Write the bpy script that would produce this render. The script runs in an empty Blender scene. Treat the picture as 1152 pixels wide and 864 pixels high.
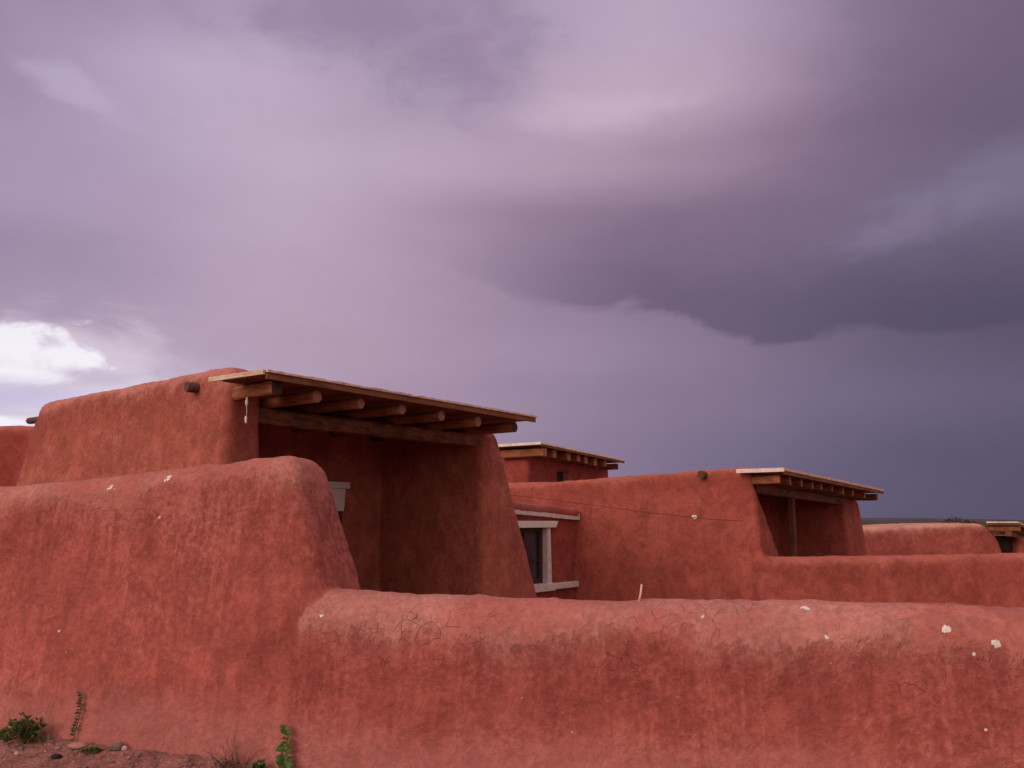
import bpy, math, random
import numpy as np
from mathutils import Vector
R = math.radians
scn = bpy.context.scene
COL = scn.collection
random.seed(7)

# ------------------------------------------------------------------ camera
FPX = 998.0
PITCH = math.atan(156 / FPX)
EYE = 1.6
cd = bpy.data.cameras.new('camera'); cam = bpy.data.objects.new('camera', cd); COL.objects.link(cam)
cd.sensor_fit = 'HORIZONTAL'; cd.sensor_width = 36; cd.lens = 36 * FPX / 1152
cd.clip_end = 20000; cd.clip_start = 0.05
cam.location = (0, 0, EYE); cam.rotation_euler = (R(90) + PITCH, 0, 0)
scn.camera = cam
cP, sP = math.cos(PITCH), math.sin(PITCH)

def ray(px, py):
    a = (px - 576) / FPX; b = (432 - py) / FPX
    return np.array([a, cP - b * sP, sP + b * cP])
def P(px, py, Y):                       # point seen at a pixel of the photograph, Y metres ahead
    d = ray(px, py); t = Y / d[1]
    return np.array([d[0] * t, Y, EYE + d[2] * t])
def onplane(px, py, p0, n):             # point seen at a pixel, on a vertical plane
    d = ray(px, py); o = np.array([0, 0, EYE])
    n3 = np.array([n[0], n[1], 0]); p3 = np.array([p0[0], p0[1], 0])
    t = np.dot(p3 - o, n3) / np.dot(d, n3)
    return o + d * t
def onz(px, py, z):
    d = ray(px, py); t = (z - EYE) / d[2]
    return np.array([0, 0, EYE]) + d * t

# ------------------------------------------------------------------ noise
def _h(ix, iy, iz, seed):
    h = (ix.astype(np.int64) * 374761393 + iy.astype(np.int64) * 668265263 + iz.astype(np.int64) * 2147483647 + seed * 974634777) & 0xffffffff
    h = ((h ^ (h >> 13)) * 1274126177) & 0xffffffff
    h = h ^ (h >> 16)
    return (h & 0xffff) / 32767.5 - 1.0
def vnoise(p, seed=0):
    f = np.floor(p); i = f.astype(np.int64); t = p - f; t = t * t * (3 - 2 * t)
    r = 0
    for dx in (0, 1):
        wx = t[:, 0] if dx else 1 - t[:, 0]
        for dy in (0, 1):
            wy = t[:, 1] if dy else 1 - t[:, 1]
            for dz in (0, 1):
                wz = t[:, 2] if dz else 1 - t[:, 2]
                r = r + wx * wy * wz * _h(i[:, 0] + dx, i[:, 1] + dy, i[:, 2] + dz, seed)
    return r
def fbm(p, octs=3, seed=0):
    r = 0; a = 1.0; q = p.copy()
    for o in range(octs):
        r = r + a * vnoise(q, seed + o * 17); a *= .5; q = q * 2.03 + 5.1
    return r

# ------------------------------------------------------------------ object helpers
def tag(o, label=None, cat=None, group=None, kind=None):
    if label: o['label'] = label
    if cat: o['category'] = cat
    if group: o['group'] = group
    if kind: o['kind'] = kind
    return o
def empty(name, loc, label, cat, group=None):
    o = bpy.data.objects.new(name, None); COL.objects.link(o); o.location = loc
    o.empty_display_size = .2
    return tag(o, label, cat, group)
def mesh_obj(name, verts, faces, mats, root=None, loc=None, fmat=None, smooth=False, attrs=None, label=None, rooto=None):
    """verts in world space; root = parent; the mesh keeps its place"""
    base = np.zeros(3)
    if root is not None:
        w = root
        while w is not None:
            base = base + np.array(w.location); w = w.parent
    l = np.zeros(3)
    if loc is not None: l = np.array(loc, float) - base
    v = np.asarray(verts, float) - base - l
    me = bpy.data.meshes.new(name)
    me.from_pydata(v.tolist(), [], [list(map(int, f)) for f in faces])
    if not isinstance(mats, (list, tuple)): mats = [mats]
    for m in mats: me.materials.append(m)
    if fmat is not None: me.polygons.foreach_set('material_index', np.asarray(fmat, np.int32))
    if smooth is True: me.polygons.foreach_set('use_smooth', np.ones(len(me.polygons), bool))
    elif smooth is not False: me.polygons.foreach_set('use_smooth', np.asarray(smooth, bool))
    if attrs:
        for k, a in attrs.items():
            at = me.attributes.new(k, 'FLOAT', 'POINT'); at.data.foreach_set('value', np.asarray(a, np.float32))
    me.update()
    o = bpy.data.objects.new(name, me); COL.objects.link(o)
    if root is not None: o.parent = root
    o.location = l
    if label: o['label'] = label
    return o

class MB:
    def __init__(s): s.v = []; s.f = []; s.m = []; s.s = []
    def quad_box(s, c, mi=0):           # 8 corners: 4 bottom ccw, 4 top ccw
        b = len(s.v); s.v += [tuple(x) for x in c]
        for f in ((3, 2, 1, 0), (4, 5, 6, 7), (0, 1, 5, 4), (1, 2, 6, 5), (2, 3, 7, 6), (3, 0, 4, 7)):
            s.f.append([b + i for i in f]); s.m.append(mi); s.s.append(False)
        return s
    def box(s, o, ax, ay, az, mi=0):    # corner and three edge vectors
        o, ax, ay, az = map(lambda q: np.array(q, float), (o, ax, ay, az))
        return s.quad_box([o, o + ax, o + ax + ay, o + ay, o + az, o + ax + az, o + ax + ay + az, o + ay + az], mi)
    def rough(s, a, b, side, up, w, h, seg=10, amp=.01, seed=0, mi=0, endmi=None):
        """hand-hewn timber from a to b with uneven section"""
        a = np.array(a, float); b = np.array(b, float); side = np.array(side, float); up = np.array(up, float)
        rnd = random.Random(seed); base = len(s.v); prof = []
        pts = [(-.5, -.38), (-.38, -.5), (.38, -.5), (.5, -.38), (.5, .38), (.38, .5), (-.38, .5), (-.5, .38)]
        for i in range(seg + 1):
            t = i / seg; c = a + (b - a) * t
            jw, jh = rnd.uniform(-amp, amp), rnd.uniform(-amp, amp)
            for (x, y) in pts:
                s.v.append(tuple(c + side * (x * w + jw + rnd.uniform(-amp, amp) * .4) + up * (y * h + jh + rnd.uniform(-amp, amp) * .4)))
        k = len(pts)
        for i in range(seg):
            for j in range(k):
                s.f.append([base + i * k + j, base + i * k + (j + 1) % k, base + (i + 1) * k + (j + 1) % k, base + (i + 1) * k + j]); s.m.append(mi); s.s.append(False)
        em = mi if endmi is None else endmi
        s.f.append([base + j for j in range(k)][::-1]); s.m.append(em); s.s.append(False)
        s.f.append([base + seg * k + j for j in range(k)]); s.m.append(em); s.s.append(False)
        return s
    def tube(s, pts, rad, n=8, mi=0, endmi=None, amp=0, seed=0, flat=False):
        rnd = random.Random(seed); pts = [np.array(p, float) for p in pts]; base = len(s.v)
        if not hasattr(rad, '__len__'): rad = [rad] * len(pts)
        wob = [rnd.uniform(-1, 1) for _ in range(n)]
        for i, p in enumerate(pts):
            d = pts[min(i + 1, len(pts) - 1)] - pts[max(i - 1, 0)]; d = d / (np.linalg.norm(d) + 1e-9)
            u = np.cross(d, [0, 0, 1.]);
            if np.linalg.norm(u) < .1: u = np.cross(d, [1., 0, 0])
            u /= np.linalg.norm(u); w = np.cross(u, d)
            for j in range(n):
                a = 2 * math.pi * j / n; r = rad[i] * (1 + amp * wob[j] + amp * .5 * rnd.uniform(-1, 1))
                s.v.append(tuple(p + (u * math.cos(a) + w * math.sin(a)) * r))
        for i in range(len(pts) - 1):
            for j in range(n):
                s.f.append([base + i * n + j, base + (i + 1) * n + j, base + (i + 1) * n + (j + 1) % n, base + i * n + (j + 1) % n]); s.m.append(mi); s.s.append(not flat)
        em = mi if endmi is None else endmi
        s.f.append([base + j for j in range(n)]); s.m.append(em); s.s.append(False)
        L = (len(pts) - 1) * n
        s.f.append([base + L + j for j in range(n)][::-1]); s.m.append(em); s.s.append(False)
        return s
    def blob(s, c, r, seed=0, mi=0, sq=(1, 1, 1), n=(7, 5), amp=.25):
        rnd = random.Random(seed); base = len(s.v); nu, nv = n
        s.v.append((c[0], c[1], c[2] - r * sq[2]))
        for i in range(1, nv):
            th = -math.pi / 2 + math.pi * i / nv
            for j in range(nu):
                a = 2 * math.pi * j / nu; q = 1 + rnd.uniform(-amp, amp)
                s.v.append((c[0] + r * sq[0] * q * math.cos(th) * math.cos(a), c[1] + r * sq[1] * q * math.cos(th) * math.sin(a), c[2] + r * sq[2] * q * math.sin(th)))
        s.v.append((c[0], c[1], c[2] + r * sq[2])); T = len(s.v) - 1
        for j in range(nu):
            s.f.append([base, base + 1 + (j + 1) % nu, base + 1 + j]); s.m.append(mi); s.s.append(False)
            L = base + 1 + (nv - 2) * nu
            s.f.append([T, L + j, L + (j + 1) % nu]); s.m.append(mi); s.s.append(False)
        for i in range(nv - 2):
            for j in range(nu):
                a0 = base + 1 + i * nu; s.f.append([a0 + j, a0 + (j + 1) % nu, a0 + nu + (j + 1) % nu, a0 + nu + j]); s.m.append(mi); s.s.append(False)
        return s
    def leaf(s, p, d, up, L, W, mi=0, fold=.25):
        p, d, up = (np.array(q, float) for q in (p, d, up)); d = d / np.linalg.norm(d)
        sd = np.cross(d, up); sd /= (np.linalg.norm(sd) + 1e-9); nn = np.cross(sd, d); b = len(s.v)
        m = p + d * L * .45
        s.v += [tuple(p), tuple(m + sd * W * .5 + nn * W * fold), tuple(p + d * L - nn * L * .12), tuple(m - sd * W * .5 + nn * W * fold), tuple(m)]
        for f in ((0, 1, 4), (1, 2, 4), (2, 3, 4), (3, 0, 4)):
            s.f.append([b + i for i in f]); s.m.append(mi); s.s.append(True)
        return s
    def build(s, name, mats, root=None, loc=None, label=None, bevel=0):
        o = mesh_obj(name, s.v, s.f, mats, root, loc, s.m, s.s, label=label)
        if bevel:
            b = o.modifiers.new('bevel', 'BEVEL'); b.width = bevel; b.segments = 2; b.limit_method = 'ANGLE'
        return o

# ------------------------------------------------------------------ implicit adobe shapes
def rint(qs, r):                        # rounded intersection
    m = qs[0] + r; acc = np.maximum(qs[0] + r, 0) ** 2
    for q in qs[1:]:
        m = np.maximum(m, q + r); acc = acc + np.maximum(q + r, 0) ** 2
    return np.sqrt(acc) + np.minimum(m, 0) - r
def smin(a, b, k):
    h = np.clip(.5 + .5 * (b - a) / k, 0, 1)
    return b + (a - b) * h - k * h * (1 - h)
def smax(a, b, k): return -smin(-a, -b, k)

def surfnet(F, lo, h):
    nx, ny, nz = F.shape; S = F < 0
    c = np.zeros((nx - 1, ny - 1, nz - 1), np.int8)
    offs = [(i, j, k) for i in (0, 1) for j in (0, 1) for k in (0, 1)]
    for (i, j, k) in offs: c += S[i:nx - 1 + i, j:ny - 1 + j, k:nz - 1 + k]
    mixed = (c > 0) & (c < 8); I = np.argwhere(mixed); idx = -np.ones(mixed.shape, np.int64); idx[mixed] = np.arange(len(I))
    acc = np.zeros((len(I), 3)); cnt = np.zeros(len(I))
    for a in offs:
        for ax in range(3):
            if a[ax]: continue
            b = list(a); b[ax] = 1
            fa = F[I[:, 0] + a[0], I[:, 1] + a[1], I[:, 2] + a[2]]; fb = F[I[:, 0] + b[0], I[:, 1] + b[1], I[:, 2] + b[2]]
            m = (fa < 0) != (fb < 0); t = np.where(m, fa / np.where(m, fa - fb, 1), 0)
            p = np.tile(np.array(a, float), (len(I), 1)); p[:, ax] = t
            acc[m] += p[m]; cnt[m] += 1
    V = (I + acc / cnt[:, None]) * np.array(h) + np.array(lo)
    faces = []
    for ax in range(3):
        b, d = [(1, 2), (2, 0), (0, 1)][ax]
        sl0 = [slice(None)] * 3; sl1 = [slice(None)] * 3
        sl0[ax] = slice(0, -1); sl1[ax] = slice(1, None)
        for q in (b, d): sl0[q] = slice(1, -1); sl1[q] = slice(1, -1)
        A = S[tuple(sl0)]; B = S[tuple(sl1)]; ch = A != B
        E = np.argwhere(ch); flip = B[ch]
        E[:, b] += 1; E[:, d] += 1
        def cid(db, dd):
            q = E.copy(); q[:, b] -= db; q[:, d] -= dd
            return idx[q[:, 0], q[:, 1], q[:, 2]]
        Q = np.stack([cid(1, 1), cid(0, 1), cid(0, 0), cid(1, 0)], 1)
        Q[flip] = Q[flip][:, ::-1]
        faces.append(Q)
    return V, np.concatenate(faces)

def sdf_mesh(name, fn, lo, hi, h, O, eu, mat, root=None, loc=None, crest=None, rough=.012, seed=0, ev=None, fine=.004):
    """fn(u, v, z) implicit in the frame O + u*eu + v*ev; crest(u, v, z) = metres below the top"""
    h = np.array([h] * 3 if not hasattr(h, '__len__') else h, float)
    n = np.ceil((np.array(hi) - np.array(lo)) / h).astype(int) + 1
    g = np.meshgrid(*[lo[i] + h[i] * np.arange(n[i]) for i in range(3)], indexing='ij')
    F = fn(*g)
    V, Q = surfnet(F, lo, h)
    eu = np.array([eu[0], eu[1], 0.]); ev = np.array([-eu[1], eu[0], 0.]) if ev is None else np.array([ev[0], ev[1], 0.])
    if np.cross(eu, ev)[2] < 0: Q = Q[:, ::-1]
    W = np.array([O[0], O[1], 0.]) + V[:, :1] * eu + V[:, 1:2] * ev + np.array([0, 0, 1.]) * V[:, 2:3]
    cr = crest(V[:, 0], V[:, 1], V[:, 2]) if crest is not None else np.full(len(V), 1.)
    # outward normals from the faces
    fn_ = np.cross(W[Q[:, 2]] - W[Q[:, 0]], W[Q[:, 3]] - W[Q[:, 1]])
    N = np.zeros_like(W)
    for k in range(4): np.add.at(N, Q[:, k], fn_)
    N /= (np.linalg.norm(N, axis=1)[:, None] + 1e-9)
    d = rough * fbm(W * 1.7, 2, seed) + rough * .45 * fbm(W * 6.0, 2, seed + 5) + fine * fbm(W * 19., 2, seed + 9)
    lump = np.maximum(fbm(W * 7.5, 2, seed + 33), 0) ** 1.5
    d = d + (lump - .35) * .6 * rough * np.exp(-(np.clip(cr, 0, 9) / .35) ** 2)
    W = W + N * d[:, None]
    o = mesh_obj(name, W, Q, mat, root, loc, smooth=True, attrs={'crest': cr})
    return o

# ------------------------------------------------------------------ materials
def srgb(r, g, b):
    f = lambda c: (c / 255 / 12.92) if c / 255 <= .04045 else ((c / 255 + .055) / 1.055) ** 2.4
    return (f(r), f(g), f(b), 1)
class NT:
    def __init__(s, mat): s.t = mat.node_tree; s.t.nodes.clear()
    def n(s, typ, ins=None, **kw):
        nd = s.t.nodes.new(typ)
        for k, v in kw.items(): setattr(nd, k, v)
        if ins:
            for k, v in ins.items():
                sk = nd.inputs[k]
                if isinstance(v, bpy.types.NodeSocket): s.t.links.new(v, sk)
                else: sk.default_value = v
        return nd
    def math(s, op, a, b=0.0, c=0.0, clamp=False):
        nd = s.n('ShaderNodeMath', {0: a, 1: b, 2: c}, operation=op, use_clamp=clamp); return nd.outputs[0]
    def mix(s, f, a, b, mode='MIX'):
        nd = s.n('ShaderNodeMix', data_type='RGBA', blend_type=mode)
        for sk, v in ((nd.inputs[0], f), (nd.inputs[6], a), (nd.inputs[7], b)):
            if isinstance(v, bpy.types.NodeSocket): s.t.links.new(v, sk)
            else: sk.default_value = v
        return nd.outputs[2]
    def noise(s, vec, scale, detail=4, rough=.5, dist=0):
        detail = min(detail, 4)
        return s.n('ShaderNodeTexNoise', {'Vector': vec, 'Scale': scale, 'Detail': detail, 'Roughness': rough, 'Distortion': dist}).outputs[0]
    def mapr(s, v, a, b, c=0.0, d=1.0, smooth=True):
        nd = s.n('ShaderNodeMapRange', {0: v, 1: a, 2: b, 3: c, 4: d}); nd.interpolation_type = 'SMOOTHSTEP' if smooth else 'LINEAR'; return nd.outputs[0]
    def mapping(s, vec, scale=(1, 1, 1), rot=(0, 0, 0), loc=(0, 0, 0)):
        return s.n('ShaderNodeMapping', {'Vector': vec, 'Scale': scale, 'Rotation': rot, 'Location': loc}).outputs[0]
def newmat(name):
    m = bpy.data.materials.new(name); m.use_nodes = True; return m, NT(m)
def finish(t, col, rough=.9, bump=None, strength=.5, dist=.02, spec=.25, extra=None):
    b = t.n('ShaderNodeBsdfPrincipled', {'Base Color': col, 'Roughness': rough, 'Specular IOR Level': spec})
    if extra:
        for k, v in extra.items(): b.inputs[k].default_value = v
    if bump is not None:
        bn = t.n('ShaderNodeBump', {'Height': bump, 'Strength': strength, 'Distance': dist}); t.t.links.new(bn.outputs[0], b.inputs['Normal'])
    o = t.n('ShaderNodeOutputMaterial'); t.t.links.new(b.outputs[0], o.inputs[0])

def adobe(name, top=(.47, .185, .150), dark=(.235, .050, .038), mid=(.355, .086, .066), band=(.10, .30), detail=1.0, wet=0.55, basepale=0.0, seed=0., crackamt=1.0, patch=0.35, st=.42, sf=1.0):
    """mud plaster: dusty weathered crest with a ragged edge, mottled streaked face, fine cracks"""
    m, t = newmat(name)
    geo = t.n('ShaderNodeNewGeometry').outputs['Position']
    p = t.mapping(geo, loc=(seed, seed * 1.7, 0))
    cr = t.n('ShaderNodeAttribute', attribute_name='crest').outputs['Fac']
    L = t.n('ShaderNodeSeparateXYZ', {0: t.n('ShaderNodeTexNoise', {'Vector': p, 'Scale': 1.15, 'Detail': 3, 'Roughness': .55}).outputs['Color']}).outputs
    n1, big2 = L[0], L[1]
    n2 = t.noise(p, 4.2, 5, .68, .5)
    streak = t.noise(t.mapping(p, scale=(6.0 * sf, 6.0 * sf, .75 if sf > .9 else 1.3)), 1.4, 5, .60, 1.2)
    nf = t.noise(p, 26, 5, .72, .3)
    e = t.math('MULTIPLY_ADD', n2, .50, t.math('MULTIPLY_ADD', n1, .85, t.math('MULTIPLY', streak, .36)))
    w = (band[1] - band[0])
    lim = t.math('MULTIPLY_ADD', e, w * 4.2, band[0] + w * .5 - w * 4.2 * .855)
    dd = t.math('SUBTRACT', cr, t.math('MULTIPLY_ADD', nf, .05, lim))
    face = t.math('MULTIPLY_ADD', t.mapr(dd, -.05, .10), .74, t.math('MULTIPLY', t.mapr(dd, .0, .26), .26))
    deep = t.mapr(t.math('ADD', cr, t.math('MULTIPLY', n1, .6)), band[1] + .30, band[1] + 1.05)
    fv = t.mapr(t.math('ADD', t.math('MULTIPLY', streak, st), t.math('ADD', t.math('MULTIPLY', n2, .80 - st), t.math('MULTIPLY', nf, .20))), .39, .61)
    c_dark = t.mix(fv, (*dark, 1), (*[dark[i] * .45 + mid[i] * .55 for i in range(3)], 1))
    c_mid = t.mix(fv, (*[mid[i] * .80 for i in range(3)], 1), (*[mid[i] * 1.14 for i in range(3)], 1))
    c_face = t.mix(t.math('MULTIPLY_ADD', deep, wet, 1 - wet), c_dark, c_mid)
    pale = t.mapr(t.math('ADD', t.math('MULTIPLY', nf, .45), t.math('ADD', t.math('MULTIPLY', big2, .55), t.math('MULTIPLY', streak, .35))), .68, .90)
    c_face = t.mix(t.math('MULTIPLY', pale, .62), c_face, (*[mid[i] * .45 + top[i] * .62 for i in range(3)], 1))
    c_face = t.mix(t.mapr(big2, .30, .48, .30, 0), c_face, (*[dark[i] * .9 for i in range(3)], 1))
    if basepale:
        z = t.n('ShaderNodeSeparateXYZ', {0: geo}).outputs[2]
        bz = t.mapr(t.math('ADD', z, t.math('MULTIPLY', e, -.50)), basepale - .66, basepale - .30, 1, 0)
        c_face = t.mix(t.math('MULTIPLY', bz, .66), c_face, (mid[0] * 1.10, mid[1] * 1.60, mid[2] * 1.75, 1))
    tv = t.mapr(t.math('ADD', t.math('MULTIPLY', nf, .5), t.math('MULTIPLY', n2, .5)), .38, .62)
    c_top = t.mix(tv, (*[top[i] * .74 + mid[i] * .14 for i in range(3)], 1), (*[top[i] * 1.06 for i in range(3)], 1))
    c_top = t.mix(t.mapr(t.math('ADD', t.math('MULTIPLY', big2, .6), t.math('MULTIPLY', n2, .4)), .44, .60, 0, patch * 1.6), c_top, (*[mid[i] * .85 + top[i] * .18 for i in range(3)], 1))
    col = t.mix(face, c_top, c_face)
    col = t.mix(.40 * detail, col, t.mix(t.mapr(nf, .32, .68, 0, 1, False), (.66, .64, .64, 1), (1.24, 1.26, 1.26, 1)), 'MULTIPLY')
    wv = t.n('ShaderNodeTexNoise', {'Vector': p, 'Scale': 5.0, 'Detail': 3}).outputs['Color']
    pw = t.n('ShaderNodeVectorMath', {0: p, 1: t.n('ShaderNodeVectorMath', {0: wv, 'Scale': .13}, operation='SCALE').outputs[0]}, operation='ADD').outputs[0]
    cell = t.n('ShaderNodeTexVoronoi', {'Vector': t.n('ShaderNodeVectorMath', {0: p, 1: t.n('ShaderNodeVectorMath', {0: wv, 'Scale': .7}, operation='SCALE').outputs[0]}, operation='ADD').outputs[0], 'Scale': 2.3, 'Smoothness': .35}, feature='SMOOTH_F1')
    ct = t.n('ShaderNodeSeparateXYZ', {0: cell.outputs['Color']}).outputs[1]
    col = t.mix(1.0, col, t.mix(t.mapr(ct, .15, .85, 0, 1, False), (.91, .90, .895, 1), (1.07, 1.08, 1.08, 1)), 'MULTIPLY')
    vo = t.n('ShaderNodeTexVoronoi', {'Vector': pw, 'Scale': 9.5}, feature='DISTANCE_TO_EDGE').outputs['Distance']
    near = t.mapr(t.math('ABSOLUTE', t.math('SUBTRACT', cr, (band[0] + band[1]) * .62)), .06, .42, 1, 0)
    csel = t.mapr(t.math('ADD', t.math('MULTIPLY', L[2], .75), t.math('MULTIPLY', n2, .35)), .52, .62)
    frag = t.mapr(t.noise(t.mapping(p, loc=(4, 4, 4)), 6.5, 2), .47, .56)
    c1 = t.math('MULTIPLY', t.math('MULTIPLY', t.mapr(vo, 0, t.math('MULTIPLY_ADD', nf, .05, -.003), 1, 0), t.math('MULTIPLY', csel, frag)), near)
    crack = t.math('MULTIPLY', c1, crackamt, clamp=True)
    col = t.mix(t.math('MULTIPLY', crack, .42), col, (dark[0] * .5, dark[1] * .5, dark[2] * .5, 1))  # crack shadow and dirt put into the colour, besides the bump
    sp = t.n('ShaderNodeTexVoronoi', {'Vector': p, 'Scale': 14.0}, feature='F1')
    sc_ = t.n('ShaderNodeSeparateXYZ', {0: sp.outputs['Color']}).outputs
    spot = t.mapr(t.math('ADD', sp.outputs['Distance'], t.math('MULTIPLY', nf, .10)), .10, .15, 1, 0)
    spk = t.math('MULTIPLY', spot, t.math('GREATER_THAN', sc_[0], .97))
    pkk = t.math('MULTIPLY', spot, t.math('LESS_THAN', sc_[0], .02))
    col = t.mix(t.math('MULTIPLY', spk, .6), col, (.60, .38, .34, 1))
    col = t.mix(t.math('MULTIPLY', pkk, .7), col, (dark[0] * .25, dark[1] * .25, dark[2] * .25, 1))
    hgt = t.math('MULTIPLY_ADD', n2, 1.0, t.math('MULTIPLY', nf, .24))
    hgt = t.math('ADD', hgt, t.math('MULTIPLY', streak, .30))
    hgt = t.math('ADD', hgt, t.math('MULTIPLY', t.mapr(dd, -.02, .04, 1, 0), .14))
    hgt = t.math('SUBTRACT', hgt, t.math('MULTIPLY', crack, .6))
    finish(t, col, .95, hgt, .85 * detail, .035, .12)
    return m

def wood(name, a, b, ang, streak=14, rough=.8, axis='x'):
    m, t = newmat(name)
    geo = t.n('ShaderNodeNewGeometry').outputs['Position']
    pr = t.mapping(geo, rot=(0, 0, -ang))
    sc = (1.2, streak, streak) if axis == 'x' else (streak, streak, 1.2)
    ps = t.mapping(pr, scale=sc)
    g = t.noise(ps, 1.6, 6, .65, 1.2); k = t.noise(geo, 3.0, 3, .5); f = t.noise(ps, 6.0, 3, .6)
    v = t.mapr(t.math('ADD', t.math('MULTIPLY', g, .7), t.math('MULTIPLY', k, .35)), .36, .68)
    col = t.mix(v, (*a, 1), (*b, 1))
    col = t.mix(t.mapr(f, .55, .72, 0, .6), col, (a[0] * .45, a[1] * .45, a[2] * .45, 1))
    finish(t, col, rough, t.math('ADD', g, t.math('MULTIPLY', f, .5)), .6, .008, .25)
    return m
def plain(name, c, var=.25, scale=8, rough=.85, bump=.4, dirt=None, dist=.01, spec=.3):
    m, t = newmat(name)
    geo = t.n('ShaderNodeNewGeometry').outputs['Position']
    n = t.noise(geo, scale, 6, .65, .4)
    col = t.mix(t.mapr(n, .3, .7), (*[x * (1 - var) for x in c], 1), (*[min(1, x * (1 + var)) for x in c], 1))
    if dirt: col = t.mix(t.mapr(t.noise(geo, scale * .6, 5, .7, .7), .52, .68, 0, .75), col, (*dirt, 1))
    finish(t, col, rough, t.noise(geo, scale * 3, 5, .7), bump, dist, spec)
    return m

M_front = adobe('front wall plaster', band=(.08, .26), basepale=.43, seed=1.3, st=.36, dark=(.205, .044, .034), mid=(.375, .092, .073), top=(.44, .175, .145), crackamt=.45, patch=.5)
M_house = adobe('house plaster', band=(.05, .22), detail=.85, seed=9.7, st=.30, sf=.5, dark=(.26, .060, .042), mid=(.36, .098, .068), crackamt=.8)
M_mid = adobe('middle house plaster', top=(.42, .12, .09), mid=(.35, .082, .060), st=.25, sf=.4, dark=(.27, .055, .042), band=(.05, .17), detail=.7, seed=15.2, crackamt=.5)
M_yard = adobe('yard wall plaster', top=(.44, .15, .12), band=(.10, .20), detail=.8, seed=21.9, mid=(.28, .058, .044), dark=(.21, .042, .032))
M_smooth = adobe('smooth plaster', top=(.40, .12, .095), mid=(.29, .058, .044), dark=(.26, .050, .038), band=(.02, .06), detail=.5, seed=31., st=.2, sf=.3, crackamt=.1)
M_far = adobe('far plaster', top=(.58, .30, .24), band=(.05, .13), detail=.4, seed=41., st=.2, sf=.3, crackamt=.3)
UANG = math.atan2(.819, .573)
VANG = math.atan2(.573, -.819)
W_log = wood('log wood', (.13, .040, .018), (.37, .130, .050), VANG)
W_logend = plain('log end grain', (.30, .13, .09), .35, 40, .85)
W_logdark = plain('dark log end', (.07, .035, .028), .3, 40, .85)
W_beam = wood('beam wood', (.060, .022, .014), (.26, .105, .052), UANG, 11)
W_board = wood('roof boards', (.13, .045, .022), (.26, .098, .046), UANG, 12)
W_pale = wood('pale board edge', (.50, .33, .22), (.74, .55, .38), VANG, 20)
W_post = wood('post wood', (.10, .030, .020), (.21, .070, .042), 0, 12, axis='z')
W_stub = plain('weathered stub', (.11, .048, .035), .35, 30, .9)
M_mudcap = plain('roof mud layer', (.66, .42, .34), .2, 12, .95)
M_white = plain('old white lime', (.60, .50, .48), .12, 10, .85, .5, (.42, .24, .21))
M_whitep = plain('white paint', (.66, .58, .52), .08, 6, .7, .2)
M_cream = plain('cream roofing', (.72, .60, .50), .12, 7, .8, .3, (.50, .30, .22))
M_fleck = plain('lime fleck', (.78, .70, .64), .12, 60, .9, .8)
M_cable = plain('dusty cable', (.13, .035, .028), .2, 10)
M_glassdark, tt = newmat('dark window glass')
finish(tt, (.035, .03, .045, 1), .06, None, spec=.6)
M_inner = plain('painted dark interior', (.03, .012, .010), .2, 4, .95)  # near-black colour standing in for interior shade
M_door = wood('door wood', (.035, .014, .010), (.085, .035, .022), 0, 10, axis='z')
M_curtain = plain('pale curtain', (.16, .13, .19), .15, 5, .9)

# ------------------------------------------------------------------ ground, hills
def ground_material():
    m, t = newmat('red soil')
    geo = t.n('ShaderNodeNewGeometry').outputs['Position']
    n = t.noise(geo, 6, 8, .7, .4); f = t.noise(geo, 45, 5, .75); L = t.noise(geo, .6, 4)
    col = t.mix(t.mapr(n, .32, .68), (.17, .068, .058, 1), (.33, .145, .12, 1))
    col = t.mix(t.mapr(f, .58, .72, 0, .7), col, (.36, .19, .17, 1))
    d = t.n('ShaderNodeVectorMath', {0: geo}, operation='LENGTH').outputs['Value']
    far = t.mapr(d, 45, 130)
    fc = t.mix(t.mapr(t.noise(geo, .02, 6, .6), .4, .6), (.050, .044, .026, 1), (.105, .060, .042, 1))
    col = t.mix(far, col, fc)
    vo = t.n('ShaderNodeTexVoronoi', {'Vector': geo, 'Scale': 34.0}, feature='F1').outputs['Distance']
    hh = t.math('ADD', t.math('MULTIPLY', n, .6), t.math('ADD', t.math('MULTIPLY', f, .35), t.math('MULTIPLY', vo, -.35)))
    finish(t, col, .95, hh, .9, .03, .1)
    return m
def build_ground():
    gx = np.concatenate([-np.geomspace(9000, 9, 26), np.arange(-8, 8.01, .1), np.geomspace(9, 9000, 26)])
    gy = np.concatenate([[-3000, -800, -200, -60, -20, -8, -2], np.arange(0, 9.01, .1), np.geomspace(10, 12000, 34)])
    X, Y = np.meshgrid(gx, gy, indexing='ij'); p = np.stack([X.ravel(), Y.ravel(), np.zeros(X.size)], 1)
    near = ((np.abs(p[:, 0]) < 8.05) & (p[:, 1] > -.1) & (p[:, 1] < 9.05))
    z = np.where(near, .022 * fbm(p * 2.1, 3, 3) + .010 * fbm(p * 8, 2, 8), 0)
    # soil banked up against the tall wall
    dist = (p[:, 0] + 1.35) * -.372 + (p[:, 1] - 6.25) * -.928
    z = z + np.where(near, .10 * np.exp(-((dist - .35) / .35) ** 2) * (p[:, 0] < -1.0), 0)
    sm = np.clip((p[:, 1] - 8.0) / 7, 0, 1); z = z - .55 * sm * sm * (3 - 2 * sm)
    V = np.stack([p[:, 0], p[:, 1], z], 1); ny = len(gy); f = []
    for i in range(len(gx) - 1):
        for j in range(ny - 1):
            f.append((i * ny + j, (i + 1) * ny + j, (i + 1) * ny + j + 1, i * ny + j + 1))
    o = mesh_obj('ground', V, f, ground_material(), smooth=True); tag(o, kind='structure')
    return o
build_ground()
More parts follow.
